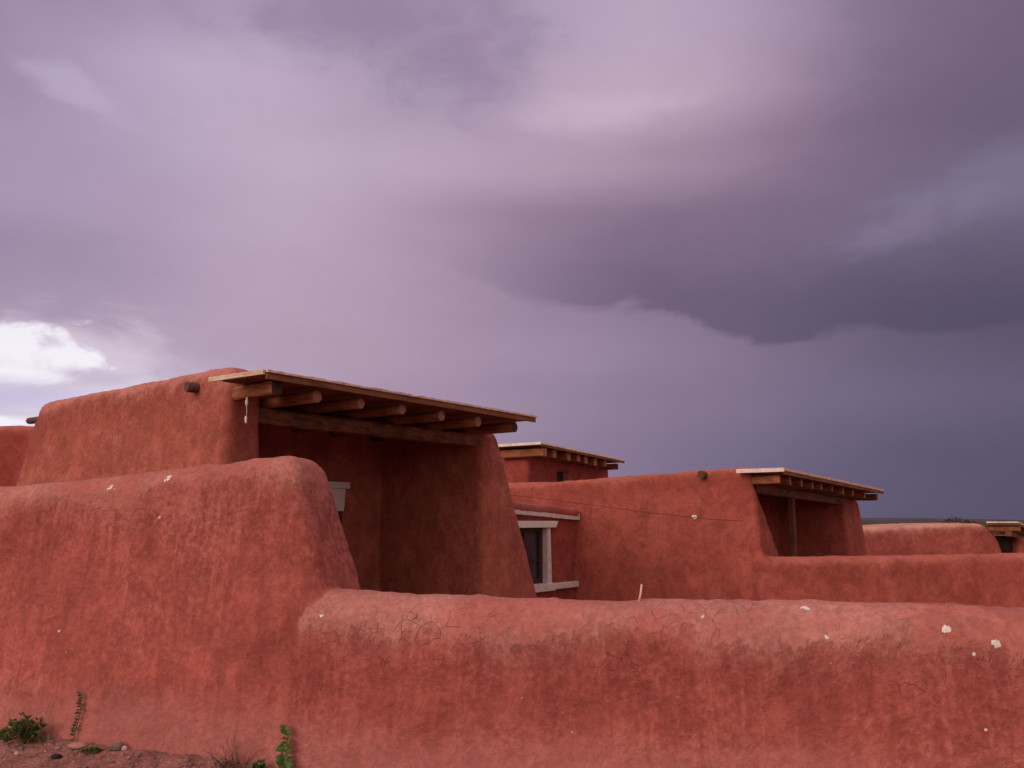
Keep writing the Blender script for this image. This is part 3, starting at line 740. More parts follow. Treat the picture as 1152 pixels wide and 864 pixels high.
# annex with the white-trimmed window in the nook
def annex():
    O = DO
    fvv = lambda px, u, py: (lambda q: (float(np.dot(q[:2] - O, HV)), q[2]))(onplane(px, py, O + HU * u, HU))
    vA_ = fvv(650, -.1, 640)[0]                        # where its front meets the long wall
    h = lambda u, v, z: np.array([O[0] + HU[0] * u + HV[0] * v, O[1] + HU[1] * u + HV[1] * v, z])
    root = empty('adobe_annex', tuple(h(-2.5, vA_ + 1, 0)), 'low red adobe annex in the nook, white-trimmed window under a white band', 'annex')
    pl = O + HV * vA_
    fu = lambda px, py: (lambda q: (float(np.dot(q[:2] - O, HU)), q[2]))(onplane(px, py, pl, HV))
    uc, zt = fu(648, 572); print('annex', vA_, uc, zt, fu(583, 565))
    z0 = fu(583, 565)
    w = {k: fu(*v) for k, v in dict(wl=(594, 594), wr=(613.5, 594), wrb=(616.5, 656), sillL=(601, 657), sillR=(648, 657), sb=(612, 664)).items()}
    topf = lambda u: zt + (u - uc) * (z0[1] - zt) / (z0[0] - uc)
    wz1, wz0 = w['wl'][1], w['sillL'][1]
    ul, ur = w['wl'][0] - .55, w['wr'][0]
    def fn(u, v, z):
        b = rint([-(u + 3.4), u - .25, -(v - vA_), v - vA_ - 3, z - topf(u)], .10)
        lip = rint([-(u + 3.4), u - uc, np.abs(v - vA_ + .02) - .10, np.abs(z - topf(u) + .11) - .12], .10)
        hole = np.maximum.reduce([np.abs(u - (ul + ur) / 2) - (ur - ul) / 2, v - vA_ - .6, np.abs(z - (wz0 + wz1) / 2) - (wz1 - wz0) / 2])
        return np.maximum(smin(b, lip, .02), -hole)
    sdf_mesh('wall', fn, (-3.6, vA_ - .3, -.8), (.4, vA_ + 3.2, zt + .8), .05, O, HU, M_smooth, root, ev=HV, rough=.007, seed=61, fine=.002,
             crest=lambda u, v, z: np.where(z > topf(u) - .27, 0., 1.))
    zb1, zb0 = fu(640, 577)[1], fu(640, 585)[1]
    for k, (a, b) in enumerate(((-3.3, fu(616, 580)[0] - .006), (fu(616, 580)[0] + .006, uc))):
        m = MB()
        for ii in range(6):
            x0 = a + (b - a) * ii / 6; x1 = a + (b - a) * (ii + 1) / 6
            dz = lambda u: topf(u) - zt
            m.quad_box([h(x0, vA_ - .10, zb0 + dz(x0) + .01 * (k == 0)), h(x1, vA_ - .10, zb0 + dz(x1) + .01 * (k == 0)), h(x1, vA_ + .02, zb0 + dz(x1)), h(x0, vA_ + .02, zb0 + dz(x0)),
                        h(x0, vA_ - .10, zb1 + dz(x0) - .01), h(x1, vA_ - .10, zb1 + dz(x1) - .01), h(x1, vA_ + .02, zb1 + dz(x1)), h(x0, vA_ + .02, zb1 + dz(x0))])
        m.build('white_band', M_white, root)
    win = MB().box(h(ul, vA_ + .13, wz0), h(ur, 0, 0) - h(ul, 0, 0), h(0, .02, 0) - h(0, 0, 0), (0, 0, wz1 - wz0)).build('window', M_glassdark, root)
    dx = lambda s: h(s, 0, 0) - h(0, 0, 0); dy = lambda s: h(0, s, 0) - h(0, 0, 0)
    m = MB()
    m.box(h(ul, vA_ + .08, wz0), dx(.07), dy(.045), (0, 0, wz1 - wz0)); m.box(h(ur - .12, vA_ + .075, wz0), dx(.12), dy(.045), (0, 0, wz1 - wz0))
    m.box(h(ul + .07, vA_ + .085, wz1 - .10), dx(ur - ul - .19), dy(.04), (0, 0, .10)); m.box(h(ul + .07, vA_ + .085, wz0), dx(ur - ul - .19), dy(.04), (0, 0, .10))
    m.box(h((ul + ur) / 2 - .1, vA_ + .082, wz0 + .1), dx(.05), dy(.04), (0, 0, wz1 - wz0 - .2)); m.box(h(ul + .07, vA_ + .087, (wz0 + wz1) / 2 - .12), dx(ur - ul - .19), dy(.035), (0, 0, .035))
    m.build('frame', M_door, win, bevel=.004)
    m = MB()
    for i in range(5): m.box(h(ul + .09 + (ur - ul - .35) * i / 5, vA_ + .155 + .02 * (i % 2), wz0 + .05), dx((ur - ul - .3) / 5.2), dy(.02), (0, 0, wz1 - wz0 - .1))
    m.build('curtain', M_curtain, win)
    jt = w['wr'][0]; jw = fu(616.5, 600)[0] - jt
    m = MB(); m.quad_box([h(jt - .02, vA_ - .07, wz0 - .02), h(w['wrb'][0] + .06, vA_ - .07, wz0 - .02), h(w['wrb'][0] + .06, vA_ + .07, wz0 - .02), h(jt - .02, vA_ + .07, wz0 - .02),
                          h(jt - .02, vA_ - .07, wz1), h(jt + jw, vA_ - .07, wz1), h(jt + jw, vA_ + .07, wz1), h(jt - .02, vA_ + .07, wz1)])
    m.build('jamb', M_white, win, bevel=.006)
    l0, l1 = fu(592, 586), fu(622, 593)
    m = MB(); m.quad_box([h(ul - .3, vA_ - .12, wz1 + .005), h(l1[0] - .05, vA_ - .12, wz1 + .005), h(l1[0] - .05, vA_ + .02, wz1 + .005), h(ul - .3, vA_ + .02, wz1 + .005),
                          h(ul - .3, vA_ - .12, l0[1]), h(l1[0] + .05, vA_ - .12, l0[1]), h(l1[0] + .05, vA_ + .02, l0[1]), h(ul - .3, vA_ + .02, l0[1])])
    m.build('lintel', M_whitep, win, bevel=.008)
    s1 = fu(648, 657); s2 = fu(620, 664)
    m = MB(); m.box(h(ul - .3, vA_ - .13, s2[1]), dx(s2[0] - ul + .3), dy(.15), (0, 0, wz0 - s2[1] - .005))
    m.box(h(s2[0] + .002, vA_ - .12, wz0 - .15), dx(s1[0] - s2[0]), dy(.13), (0, 0, .13))
    m.build('sill', M_white, win, bevel=.012)
annex()

# thin cable sagging across the long side wall
def cable():
    pts = []
    for px, py in ((560, 554.5), (583, 558), (610, 561), (640, 565), (680, 570), (720, 575.5), (760, 580), (800, 584), (832, 586)):
        pts.append(onplane(px, py, DO + HU * (-.34), HU))
    pts.append(onplane(836, 586.4, DO + HU * (-.14), HU))
    o = MB().tube(pts, .0075, 5).build('cable', M_cable, None, loc=tuple(pts[-1]))
    tag(o, 'thin dark cable sagging along the long side wall of the middle house', 'cable')
cable()

# ------------------------------------------------------------------ far right house
def right_house():
    Y = 30.
    a = P(955, 594, Y); b = P(1108, 588, Y); O = P(1121, 590, Y - .6)[:2]
    d = b[:2] - a[:2]; eu = np.array([-1., .0]); ev = np.array([0., 1.])
    root = empty('adobe_house', (O[0] - 2, O[1] + 2, 0), 'far red adobe house at the right edge, pale roof lip over a dark porch', 'house')
    L = 6.5
    xs = np.array([P(px, py, Y)[0] for px, py in ((1112, 590.5), (1100, 588.5), (1060, 588.6), (1010, 591), (972, 593))]); zs = np.array([P(px, py, Y)[2] for px, py in ((1112, 590.5), (1100, 588.5), (1060, 588.6), (1010, 591), (972, 593))])
    zt = lambda u: np.interp(u, O[0] - xs, zs)
    def fn(u, v, z):
        dz = zt(u) - z
        return rint([rint([-u + .05 - .22 * np.clip(dz, 0, 9), z - zt(u)], .62), u - L, -v - .05 * dz, v - 4], .16)
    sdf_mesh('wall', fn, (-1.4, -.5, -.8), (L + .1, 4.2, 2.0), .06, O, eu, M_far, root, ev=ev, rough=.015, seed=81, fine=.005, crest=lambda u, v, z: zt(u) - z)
    A = P(1146, 588.5, 28.6)
    r = MB(); z = A[2]; x0 = P(1110, 588, 29.3)[0]
    dx = P(1110, 588, 29.3)
    # roof slab: short edge towards us, long edge running away right
    e1 = dx - A; e1[2] = 0; e2 = np.array([3.6, 5.0, -.35])
    r.quad_box([A + [0, 0, -.07], A + e2 + [0, 0, -.07], A + e1 + e2 + [0, 0, -.07], A + e1 + [0, 0, -.07], A, A + e2, A + e1 + e2, A + e1])
    rf = r.build('roof', W_board, root, bevel=.004)
    m = MB(); m.quad_box([q + np.array([0, 0, s]) for s in (.003, .045) for q in (A - e2 * .01, A + e2, A + e1 + e2, A + e1 - e2 * .01)])
    m.build('roof_cap', M_cream, rf)
    b_ = MB(); n = e2 / np.linalg.norm(e2)
    up = np.array([0, 0, 1.])
    for t in (.03, .35, .65, .95):
        s = A + e2 * t + up * -.17 + e1 * -.02
        MB().rough(s, s + e1 * 1.0, n, (0, 0, 1), .16, .17, 4, .005, int(t * 10), 0, 1).build('log_beam', [W_log, W_logend], root)
    b_.rough(A + e1 * .35 + up * -.34, A + e1 * .35 + e2 + up * -.34, e1 / np.linalg.norm(e1), (0, 0, 1), .2, .16, 6, .008, 3).build('lintel_beam', W_beam, root)
    # near-black panel in place of porch shade, and right-hand pier
    O2 = P(1143, 600, 29.6)[:2]
    zp = P(1147, 600, 30)[2]
    fn2 = lambda u, v, z: rint([-u + .1 - .12 * np.clip(zp - z, 0, 9), u - 3.2, -v, v - 4, z - zp + .12], .12)
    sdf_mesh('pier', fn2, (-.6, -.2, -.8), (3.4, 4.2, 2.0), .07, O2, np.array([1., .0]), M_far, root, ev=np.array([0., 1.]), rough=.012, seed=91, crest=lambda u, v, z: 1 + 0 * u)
    MB().box((O[0] - .2, O[1] + .25, -.7), (O2[0] + .35 - O[0], .35, 0), (0, .3, 0), (0, 0, zp + .62)).build('porch_shade_panel', M_inner, root)  # near-black sheet added so the porch opening reads as deep shade
right_house()

# scrubby trees on the far plain
M_leafd = plain('dark scrub', (.050, .045, .022), .4, .5, .9)
def far_tree(px, py, Y, s, sd, lab):
    b = P(px, py, Y); g = -.58; rnd = random.Random(sd)
    root = empty('scrub_tree', (b[0], b[1], g), lab, 'tree', 'scrub trees on the far plain')
    m = MB().tube([(b[0], b[1], g), (b[0] + .1, b[1], g + s * .5)], [s * .06, s * .035], 6); m.build('trunk', W_stub, root)
    m = MB()
    for i in range(260):
        th = rnd.uniform(0, 6.28); r = rnd.random() ** .5 * s * .62; zz = rnd.uniform(-.35, .42) * s * (1 - (r / (s * .7)) ** 2)
        c = np.array([b[0] + r * math.cos(th), b[1] + r * math.sin(th), g + s * .62 + zz])
        m.leaf(c, (rnd.uniform(-1, 1), rnd.uniform(-1, 1), rnd.uniform(-.3, 1)), (0, 0, 1), s * .13, s * .09)
    m.build('crown', M_leafd, root)
far_tree(1076, 585, 150, 3.2, 1, 'dark round scrub tree showing above the far right house wall, left of its roof')
far_tree(1092, 585, 165, 2.6, 2, 'smaller scrub tree just right of the rounder one above the far right house wall')
far_tree(1120, 584, 120, 2.3, 3, 'brownish scrub tree rising behind the pale roof of the far right house')

# ------------------------------------------------------------------ white flecks, sticking to walls
deps = bpy.context.evaluated_depsgraph_get()
def hit(px, py):
    d = Vector(ray(px, py)).normalized()
    ok, loc, n, i, o, m = scn.ray_cast(deps, Vector((0, 0, EYE)), d, distance=60)
    return (np.array(loc), np.array(n), o) if ok else None
deps.update()
def fleck(px, py, r, wall, sd, n=1, flat=.22):
    rnd = random.Random(sd); mb = MB(); c0 = None
    for k in range(n):
        h = hit(px + (rnd.uniform(-1, 1) * r * 260 if k else 0), py + (rnd.uniform(-1, 1) * r * 170 if k else 0))
        if h is None: continue
        loc, nn, o = h
        if c0 is None: c0 = loc
        rr = r * (1 if k == 0 else rnd.uniform(.2, .6))
        b0 = len(mb.v); mb.blob((0, 0, 0), rr, sd + k, 0, (1, .8, 1), (9, 7), .5)
        N = nn / np.linalg.norm(nn)
        for i in range(b0, len(mb.v)):
            v = np.array(mb.v[i]); v = v - N * np.dot(v, N) * (1 - flat); mb.v[i] = tuple(v + loc)
    if c0 is not None: mb.build('plaster_patch', M_fleck, wall)
w3 = next(o for o in bpy.data.objects if o.name.startswith('adobe_house') and 'right of centre' in o['label'])
for a in ((190, 538, .022, w1, 1, 2), (125, 548, .016, w1, 2, 4), (1065, 708, .017, w2, 3, 12), (1120, 724, .018, w2, 4, 7), (906, 684, .015, w2, 5, 5), (930, 717, .009, w2, 6, 4),
          (1096, 736, .009, w2, 8, 3), (790, 694, .008, w2, 9, 6), (362, 693, .010, w2, 13, 4), (180, 582, .010, w1, 14, 2),
          (66, 710, .007, w1, 15, 4), (1109, 821, .007, w2, 16, 3)):
    fleck(*a[:5], n=a[5])

# pale stick in the crest of the low wall
s0 = hit(719, 676)[0]; s1 = s0 + np.array([.020, .02, .088])
o = MB().tube([s0 - [0.004, 0, .02], (s0 + s1) / 2 + [.002, 0, 0], s1, s1 + [.004, 0, .004]], [.0075, .0065, .0075, .009], 7, amp=.08).build('stick', W_pale, None, loc=tuple(s0))
tag(o, 'short pale stick standing upright on top of the long low foreground wall', 'stick')

# ------------------------------------------------------------------ weeds, stones
def leafmat(name, a, b, tr=.25):
    m, t = newmat(name)
    geo = t.n('ShaderNodeNewGeometry')
    rnd = t.noise(geo.outputs['Position'], 35, 2)
    col = t.mix(t.mapr(rnd, .35, .65), (*a, 1), (*b, 1))
    bs = t.n('ShaderNodeBsdfPrincipled', {'Base Color': col, 'Roughness': .6, 'Specular IOR Level': .3})
    tl = t.n('ShaderNodeBsdfTranslucent', {'Color': col})
    mx = t.n('ShaderNodeMixShader', {0: tr, 1: bs.outputs[0], 2: tl.outputs[0]})
    o = t.n('ShaderNodeOutputMaterial'); t.t.links.new(mx.outputs[0], o.inputs[0]); return m
L_green = leafmat('weed leaf', (.060, .085, .024), (.15, .19, .06))
L_olive = leafmat('dull leaf', (.060, .050, .028), (.11, .10, .055))
L_bright = leafmat('vine leaf', (.055, .12, .020), (.12, .22, .05))
L_moss = leafmat('moss', (.060, .10, .015), (.11, .17, .03))
L_dry = leafmat('dry grass', (.12, .085, .05), (.22, .15, .09))
L_stem = plain('stem', (.16, .10, .05), .2, 20)

def ground_at(px, py):
    h = hit(px, py); return h[0]
def bush(px, py, w, hgt, name, lab, n=34, leafL=.042, sd=1):
    g = ground_at(px, py); g = g + np.array([0, 0.02, -.01]); rnd = random.Random(sd)
    root = empty(name, tuple(g), lab, 'plant'); st = MB(); lf = MB()
    for i in range(n):
        a = rnd.uniform(0, 6.28); tilt = rnd.uniform(.1, 1.25); L = hgt * (.55 + .5 * rnd.random()) / (.45 + .55 * math.cos(tilt) + .2)
        d = np.array([math.cos(a) * math.sin(tilt) * w, math.sin(a) * math.sin(tilt) * .6 * w, math.cos(tilt)]); pts = [g]
        for k in range(1, 6): pts.append(g + d * L * k / 5 * .8 + np.array([0, 0, .10 * hgt * math.sin(k)]) + np.array([rnd.uniform(-1, 1), rnd.uniform(-1, 1), 0]) * .008)
        st.tube(pts, [.004, .0035, .003, .003, .002, .0015], 4)
        for k in range(1, 6):
            for q in range(4):
                dd = d * .5 + np.array([rnd.uniform(-1, 1), rnd.uniform(-1, 1), rnd.uniform(-.3, 1)])
                lf.leaf(pts[k] + np.array([rnd.uniform(-1, 1), rnd.uniform(-1, 1), rnd.uniform(-1, 1)]) * .008, dd, (rnd.uniform(-.5, .5), rnd.uniform(-.5, .5), 1), leafL * rnd.uniform(.6, 1.2), leafL * rnd.uniform(.35, .6))
    st.build('stem', L_stem, root); lf.build('foliage', L_green, root)
bush(27, 838, .85, .33, 'leafy_bush', 'low dark green leafy bush at the far left foot of the tall wall', sd=2)
bush(290, 868, .7, .095, 'small_weed', 'small green weed at the bottom edge, between grass tuft and leafy vine', n=14, leafL=.035, sd=5)
bush(3, 834, .7, .12, 'small_weed', 'dull small weed at the left image edge, left of the leafy bush', n=10, leafL=.04, sd=6)

def vine(pts_px, name, lab, mat, leafL, step, sd, off=.02, pair=True, bigger=0.0):
    rnd = random.Random(sd); pts = []
    for px, py in pts_px:
        loc, nn, o = hit(px, py); pts.append(loc + nn * off)
    root = empty(name, tuple(pts[0]), lab, 'plant')
    MB().tube(pts, [.0035] * (len(pts) - 1) + [.0015], 5).build('stem', L_stem, root)
    lf = MB(); nrm = hit(*pts_px[len(pts_px) // 2])[1]
    for i in range(len(pts) - 1):
        a, b = pts[i], pts[i + 1]; L = np.linalg.norm(b - a); n = max(1, int(L / step))
        for k in range(n):
            p = a + (b - a) * k / n; tt = (i + k / n) / len(pts)
            for s in ((-1, 1) if pair else (rnd.choice((-1, 1)),)):
                sc = leafL * (1 + bigger * (1 - tt)) * rnd.uniform(.7, 1.15)
                dd = np.array([s * rnd.uniform(.5, 1.0), -.2, rnd.uniform(-.1, .7)]) + nrm * rnd.uniform(.1, .8)
                lf.leaf(p, dd, nrm + np.array([0, 0, rnd.uniform(.2, .9)]), sc, sc * .62)
    lf.build('foliage', mat, root)
vine([(86, 832), (87, 823), (91, 810), (93, 798), (95, 786), (93, 776)], 'wall_sprig', 'thin dull sprig climbing the pale foot of the tall wall, right of the leafy bush', L_olive, .034, .018, 3, .02)
vine([(324, 872), (324, 860), (325, 850), (325.5, 838), (326.5, 826), (325, 813)], 'climbing_vine', 'green leafy vine climbing where the tall and low foreground walls meet', L_bright, .044, .021, 8, .03, True, .8)

def grass(px, py, sd):
    g = ground_at(px, py) if py < 864 else ground_at(px, 862); rnd = random.Random(sd)
    g = g + np.array([0, -.02, -.02])
    root_o = MB()
    for i in range(46):
        a = rnd.uniform(-1.0, 1.0); L = rnd.uniform(.10, .30); b = g + np.array([rnd.uniform(-.08, .08), rnd.uniform(-.05, .05), 0])
        d = np.array([math.sin(a) * .8, rnd.uniform(-.3, .1), math.cos(a)])
        root_o.tube([b, b + d * L * .5, b + d * L * .8 + [d[0] * .02, 0, -.005], b + d * L + [d[0] * .05, 0, -.02]], [.0022, .0016, .001, .0004], 3)
    o = root_o.build('grass_tuft', L_dry, None, loc=tuple(g)); tag(o, 'wispy dry grass tuft at the bottom edge in front of the tall wall', 'grass')
grass(262, 863, 4)
def litter():
    rnd = random.Random(77); mb = MB()
    for i in range(150):
        x = rnd.uniform(-4.4, -1.2); base = 6.22 + (x + 1.36) / -.928 * .372
        y = base - .36 - abs(rnd.gauss(0, .16)) 
        h = scn.ray_cast(deps, Vector((x, y, 1.2)), Vector((0, 0, -1)))
        if not h[0] or h[1][2] > .2 or h[2].z < .8: continue
        p = np.array(h[1]); a = rnd.uniform(0, 3.14); L = rnd.uniform(.015, .06)
        d = np.array([math.cos(a), math.sin(a), rnd.uniform(-.05, .25)])
        mb.tube([p + [0, 0, .004], p + d * L * .5 + [0, 0, .008], p + d * L], [.0016, .0014, .0008], 4)
    o = mb.build('dry_litter', L_dry); tag(o, kind='stuff'); o['label'] = 'broken dry stalks scattered along the foot of the wall'; o['category'] = 'litter'
litter()

g = ground_at(103, 846)
mb = MB(); rnd = random.Random(3)
for i in range(420):
    a = rnd.uniform(0, 6.28); r = rnd.random() ** .5
    c = g + np.array([r * math.cos(a) * .07, r * math.sin(a) * .05, .022 * (1 - r * r)])
    mb.leaf(c, (rnd.uniform(-1, 1), rnd.uniform(-1, 1), rnd.uniform(0, 1)), (0, 0, 1), .016, .009)
o = mb.build('moss_clump', L_moss, None, loc=tuple(g)); tag(o, 'small bright green moss cushion on the gravel below the thin sprig', 'moss')

def stone(px, py, r, sq, mat, lab, sd):
    g = ground_at(px, py)
    m = MB().blob(g + [0, 0, r * sq[2] * .5], r, sd, 0, sq, (12, 8), .13)
    o = m.build('stone', mat, None, loc=tuple(g))
    o.data.polygons.foreach_set('use_smooth', np.ones(len(o.data.polygons), bool))
    s = o.modifiers.new('sub', 'SUBSURF'); s.levels = 1; s.render_levels = 1
    tag(o, lab, 'stone')
M_stflat = plain('tan stone', (.34, .17, .13), .2, 20, .9)
M_stdark = plain('black stone', (.025, .012, .012), .3, 30, .9)
M_stgrey = plain('grey stone', (.17, .10, .09), .25, 20, .9)
M_stpale = plain('pale stone', (.52, .33, .31), .25, 30, .9)
stone(88, 841, .075, (1, .7, .35), M_stflat, 'flat tan stone beside the moss cushion at the wall foot', 2)
stone(63, 853, .040, (1, .7, .5), M_stdark, 'small black stone lying on the gravel', 4)
stone(132, 843, .055, (1, .7, .55), M_stgrey, 'grey-brown stone against the wall right of the moss', 5)
stone(140, 844, .022, (1, .8, .9), M_stpale, 'small pale pink stone right of the grey-brown stone', 6)

def gravel():
    rnd = random.Random(12); mb = MB()
    for i in range(2400):
        x = rnd.uniform(-4.6, -.9); y = rnd.uniform(5.0, 7.2)
        dist = (x + 1.36) * -.372 + (y - 6.22) * -.928
        if dist < .40: continue
        if rnd.random() > math.exp(-(dist - .3) * 1.1) + .25: continue
        h = scn.ray_cast(deps, Vector((x, y, 1.2)), Vector((0, 0, -1)))
        if not h[0] or h[1][2] > .17 or h[2].z < .8: continue
        r = .004 + .016 * rnd.random() ** 3
        mb.blob((x, y, h[1][2] + r * .3), r, i, 0 if rnd.random() < .6 else (1 if rnd.random() < .7 else 2), (1, .9, .7), (6, 4), .28)
    o = mb.build('gravel', [M_stgrey, M_stflat, M_stpale]); tag(o, kind='stuff'); o['label'] = 'pinkish gravel scattered on the soil along the wall foot'; o['category'] = 'gravel'
gravel()

# ------------------------------------------------------------------ sky and light
SUN = np.array([-.64, -.66, .44]); SUN = SUN / np.linalg.norm(SUN)
sd_ = bpy.data.lights.new('sun', 'SUN'); so = bpy.data.objects.new('sun', sd_); COL.objects.link(so)
sd_.energy = .88; sd_.angle = R(24); sd_.color = (1.0, .86, .78)
so.rotation_euler = Vector(SUN).to_track_quat('Z', 'Y').to_euler()

XS = [0, 144, 288, 432, 576, 720, 864, 1008, 1152]
YS = [0, 72, 144, 216, 288, 360, 432, 504, 588]
T = [  # cloud colours seen across the sky
 [(148,134,164),(162,146,178),(172,154,184),(154,136,164),(172,154,182),(186,168,192),(168,148,176),(134,116,146),(112,97,122)],
 [(156,140,172),(184,166,198),(190,172,198),(158,140,168),(156,138,166),(198,178,202),(172,150,176),(128,110,138),(108,94,118)],
 [(160,142,174),(184,166,196),(190,172,196),(186,168,192),(190,168,192),(202,176,196),(156,132,158),(118,101,126),(100,90,114)],
 [(170,152,184),(174,154,184),(186,168,192),(188,168,192),(172,148,174),(142,120,146),(126,108,134),(116,100,126),(120,110,140)],
 [(152,134,164),(166,148,176),(184,164,188),(182,160,186),(142,122,148),(122,104,130),(112,97,122),(118,104,132),(108,96,122)],
 [(164,146,174),(170,150,178),(180,158,182),(178,156,180),(164,144,170),(148,130,158),(122,107,134),(98,87,112),(90,82,106)],
 [(206,194,216),(206,190,212),(184,164,188),(174,152,176),(158,138,164),(142,124,150),(126,110,138),(110,99,128),(98,88,116)],
 [(214,206,228),(200,186,210),(178,158,184),(164,144,170),(148,130,158),(134,118,148),(114,103,134),(98,90,120),(88,82,110)],
 [(212,204,226),(194,182,206),(170,152,180),(156,138,166),(140,124,154),(120,108,138),(102,94,124),(90,84,112),(84,79,104)],
]
T = np.array(T, float)
def skycol(px, py):
    x = np.clip(px, 0, 1152); y = np.clip(py, 0, 588)
    i = min(int(np.searchsorted(XS, x, 'right') - 1), 7); j = min(int(np.searchsorted(YS, y, 'right') - 1), 7)
    a = (x - XS[i]) / (XS[i + 1] - XS[i]); b = (y - YS[j]) / (YS[j + 1] - YS[j])
    c = (T[j, i] * (1 - a) + T[j, i + 1] * a) * (1 - b) + (T[j + 1, i] * (1 - a) + T[j + 1, i + 1] * a) * b
    return srgb(c[0] + 1, c[1], c[2] - 2)
def azel(px, py):
    d = ray(px, py); d = d / np.linalg.norm(d); return math.atan2(d[0], d[1]), math.asin(d[2])
def topix(az, el):
    d = np.array([math.sin(az) * math.cos(el), math.cos(az) * math.cos(el), math.sin(el)])
    f = d[1] * cP + d[2] * sP; up = -d[1] * sP + d[2] * cP
    return 576 + FPX * d[0] / f, 432 - FPX * up / f
def build_sky():
    w = bpy.data.worlds.new('World'); scn.world = w; w.use_nodes = True; t = NT(w)
    tc = t.n('ShaderNodeTexCoord').outputs['Generated']
    sep = t.n('ShaderNodeSeparateXYZ', {0: tc}).outputs
    az0 = t.math('ARCTAN2', sep[0], sep[1]); el0 = t.math('ARCSINE', sep[2])
    nz = t.n('ShaderNodeTexNoise', {'Vector': t.mapping(tc, scale=(1, 1, 2.6)), 'Scale': 3.2, 'Detail': 4, 'Roughness': .55}).outputs['Color']
    ns = t.n('ShaderNodeSeparateXYZ', {0: nz}).outputs
    az = t.math('ADD', az0, t.math('MULTIPLY_ADD', ns[0], .12, -.06)); el = t.math('ADD', el0, t.math('MULTIPLY_ADD', ns[1], .055, -.0275))
    fx = t.mapr(az, -R(40), R(40), 0, 1, False)
    els = [R(x) for x in (-2, 3.2, 7.2, 11, 14.8, 18.8, 22.6, 26.5, 31)]
    prev = None
    for k, e in enumerate(els):
        rp = t.n('ShaderNodeValToRGB', {0: fx}); cr = rp.color_ramp; cr.interpolation = 'B_SPLINE'
        n = 15
        while len(cr.elements) < n: cr.elements.new(.5)
        for i in range(n):
            p = i / (n - 1); cr.elements[i].position = p
        for i in range(n):
            a = -R(40) + R(80) * i / (n - 1); cr.elements[i].color = skycol(*topix(a, max(e, 0)))
        if prev is None: prev = rp.outputs[0]
        else: prev = t.mix(t.mapr(el, els[k - 1], e), prev, rp.outputs[0])
    col = prev
    bn_ = [x for x in t.n('ShaderNodeSeparateXYZ', {0: t.n('ShaderNodeTexNoise', {'Vector': t.mapping(tc, scale=(1, 1, 2.0)), 'Scale': 11, 'Detail': 6, 'Roughness': .6, 'Distortion': .35}).outputs['Color']}).outputs]; k_ = [0]
    fine = t.math('ADD', t.math('MULTIPLY', bn_[0], .4), t.math('MULTIPLY', ns[2], .6))
    col = t.mix(.28, col, t.mix(t.mapr(fine, .3, .7, 0, 1, False), (.80, .80, .82, 1), (1.2, 1.19, 1.18, 1)), 'MULTIPLY')
    # blobs: (px, py, sx, sy, colour, weight, ragged)
    def blob(col, px, py, sx, sy, c, wgt, rag, soft=1.0, rot=0):
        a, e = azel(px, py); A = sx / FPX; E = sy / FPX
        da = t.math('SUBTRACT', az0, a); de = t.math('SUBTRACT', el0, e)
        if rot:
            cr_, sr_ = math.cos(rot), math.sin(rot)
            da, de = t.math('ADD', t.math('MULTIPLY', da, cr_), t.math('MULTIPLY', de, sr_)), t.math('SUBTRACT', t.math('MULTIPLY', de, cr_), t.math('MULTIPLY', da, sr_))
        q = t.math('ADD', t.math('POWER', t.math('DIVIDE', da, A), 2.0), t.math('POWER', t.math('DIVIDE', de, E), 2.0))
        q = t.math('SQRT', q)
        nn = t.mapr(bn_[k_[0] % 3], .34, .66, 0, 1, False); k_[0] += 1
        q = t.math('ADD', q, t.math('MULTIPLY_ADD', nn, rag * 2, -rag))
        f = t.mapr(q, 1 - .5 * soft, 1 + .5 * soft, wgt, 0)
        return t.mix(f, col, srgb(*c))
    # dark cloud shelf, with a firmer lower edge
    a0, e0 = azel(480, 300)
    kn = [(470, 296), (560, 328), (640, 346), (720, 350), (790, 368), (840, 384), (900, 384), (1000, 372), (1152, 366), (1300, 360)]
    fx2 = t.mapr(az0, azel(420, 330)[0], azel(1300, 360)[0], 0, 1, False)
    cv = t.n('ShaderNodeFloatCurve', {1: fx2}); c = cv.mapping.curves[0]
    pts = [((azel(x, y)[0] - azel(420, 330)[0]) / (azel(1300, 360)[0] - azel(420, 330)[0]), azel(x, y)[1] / R(30)) for x, y in kn]
    while len(c.points) < len(pts): c.points.new(.5, .5)
    for i, (x, y) in enumerate(pts): c.points[i].location = (x, y)
    cv.mapping.update()
    edge = t.math('MULTIPLY', cv.outputs[0], R(30))
    wn = bn_[1]; wn2 = ns[0]
    above = t.math('SUBTRACT', t.math('ADD', el0, t.math('MULTIPLY_ADD', wn, .052, t.math('MULTIPLY_ADD', wn2, .03, -.041))), edge)
    shelf = t.math('MULTIPLY', t.mapr(above, -.003, .011), t.mapr(above, .01, .13, 1, 0))
    shelf = t.math('MULTIPLY', shelf, t.mapr(az0, azel(450, 300)[0], azel(760, 330)[0]))
    dk = t.mix(t.mapr(az0, azel(500, 300)[0], azel(1150, 300)[0]), srgb(118, 100, 124), srgb(84, 76, 100))
    col = t.mix(t.math('MULTIPLY', shelf, .85), col, dk)
    col = blob(col, 1095, 215, 75, 24, (134, 124, 154), .6, .7, 1.7, .1)
    col = blob(col, 990, 266, 60, 14, (138, 124, 156), .45, .7, 1.7, .1)
    col = blob(col, 690, 122, 90, 18, (210, 188, 210), .4, .5, 1.8, .05)
    col = blob(col, 80, 97, 38, 11, (196, 182, 212), .45, .8, 1.8, -.3)
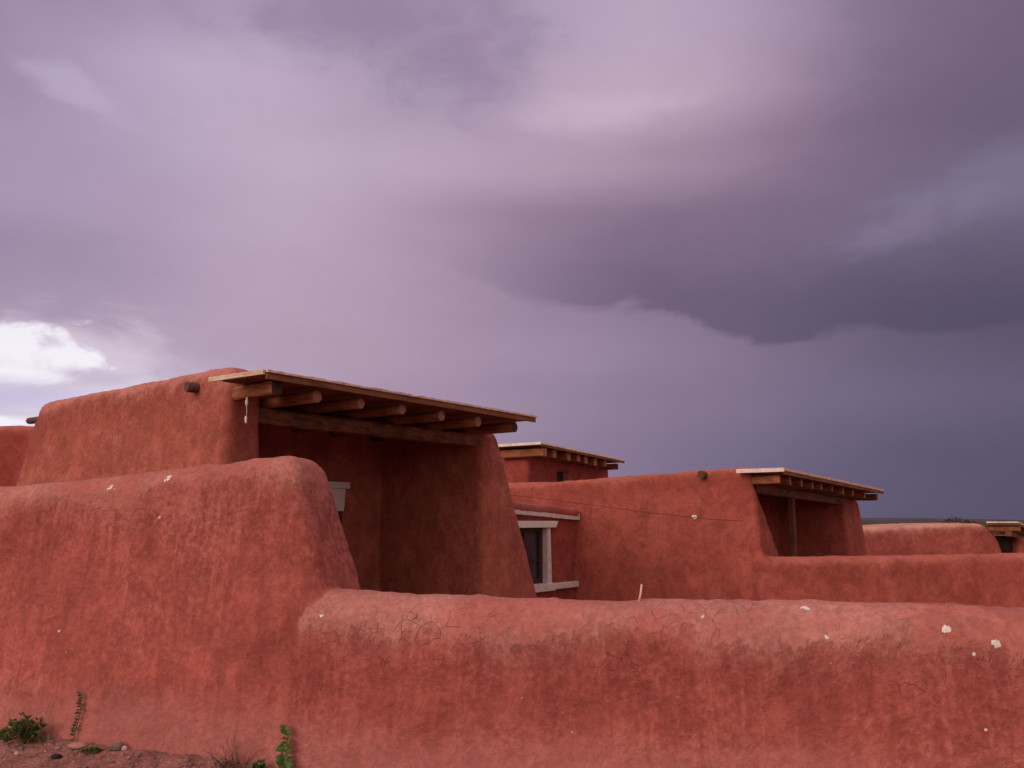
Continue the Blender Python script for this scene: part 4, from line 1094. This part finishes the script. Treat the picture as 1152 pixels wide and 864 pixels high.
    col = blob(col, 400, 15, 150, 46, (146, 129, 160), .75, .6, 1.6, -.15)
    col = blob(col, 1120, 60, 120, 110, (112, 97, 122), .5, .4, 1.8)
    col = blob(col, 530, 62, 60, 42, (150, 130, 161), .65, .6, 1.6, -.3)
    # bright break low on the left
    col = blob(col, 70, 404, 100, 34, (222, 208, 224), .7, .45, 1.5)
    col = blob(col, -24, 402, 74, 25, (246, 242, 250), .95, 1.1, 1.1)
    col = blob(col, 108, 424, 60, 8, (196, 180, 204), .6, .5, 1.3, -.1)
    col = blob(col, 120, 446, 70, 11, (224, 218, 236), .7, .5, 1.2, .22)
    col = blob(col, 10, 446, 75, 14, (200, 190, 222), .7, .5, 1.4)
    col = blob(col, -5, 474, 66, 9, (247, 244, 252), .9, .5, .8)
    # unseen sky overhead and behind, shaped warmer and brighter at left to light walls
    back = t.math('MAXIMUM', t.mapr(t.math('ABSOLUTE', az0), R(45), R(110)), t.mapr(el0, R(38), R(70)))
    bk = t.mix(t.mapr(sep[0], -.55, .75), (1.38, 1.10, .98, 1), (.64, .52, .52, 1))
    bk = t.mix(t.mapr(el0, R(45), R(80)), bk, (.78, .64, .72, 1))
    col = t.mix(back, col, bk)
    low = t.mapr(el0, R(-6), R(-1), 1, 0); col = t.mix(low, col, (.06, .035, .035, 1))
    sky = t.n('ShaderNodeTexSky'); sky.sky_type = 'NISHITA'; sky.sun_disc = False
    sky.sun_elevation = math.asin(SUN[2]); sky.sun_rotation = math.atan2(SUN[0], SUN[1])
    cl = t.n('ShaderNodeVectorMath', {0: col, 'Scale': 10.0}, operation='SCALE').outputs[0]
    fin = t.mix(.99, sky.outputs[0], cl)
    bg = t.n('ShaderNodeBackground', {0: fin, 1: .1}); o = t.n('ShaderNodeOutputWorld'); t.t.links.new(bg.outputs[0], o.inputs[0])
build_sky()

scn.render.engine = 'CYCLES'
vs = scn.view_settings; vs.view_transform = 'Standard'; vs.look = 'None'; vs.exposure = 0; vs.gamma = 1
scn.cycles.max_bounces = 8; scn.cycles.diffuse_bounces = 7
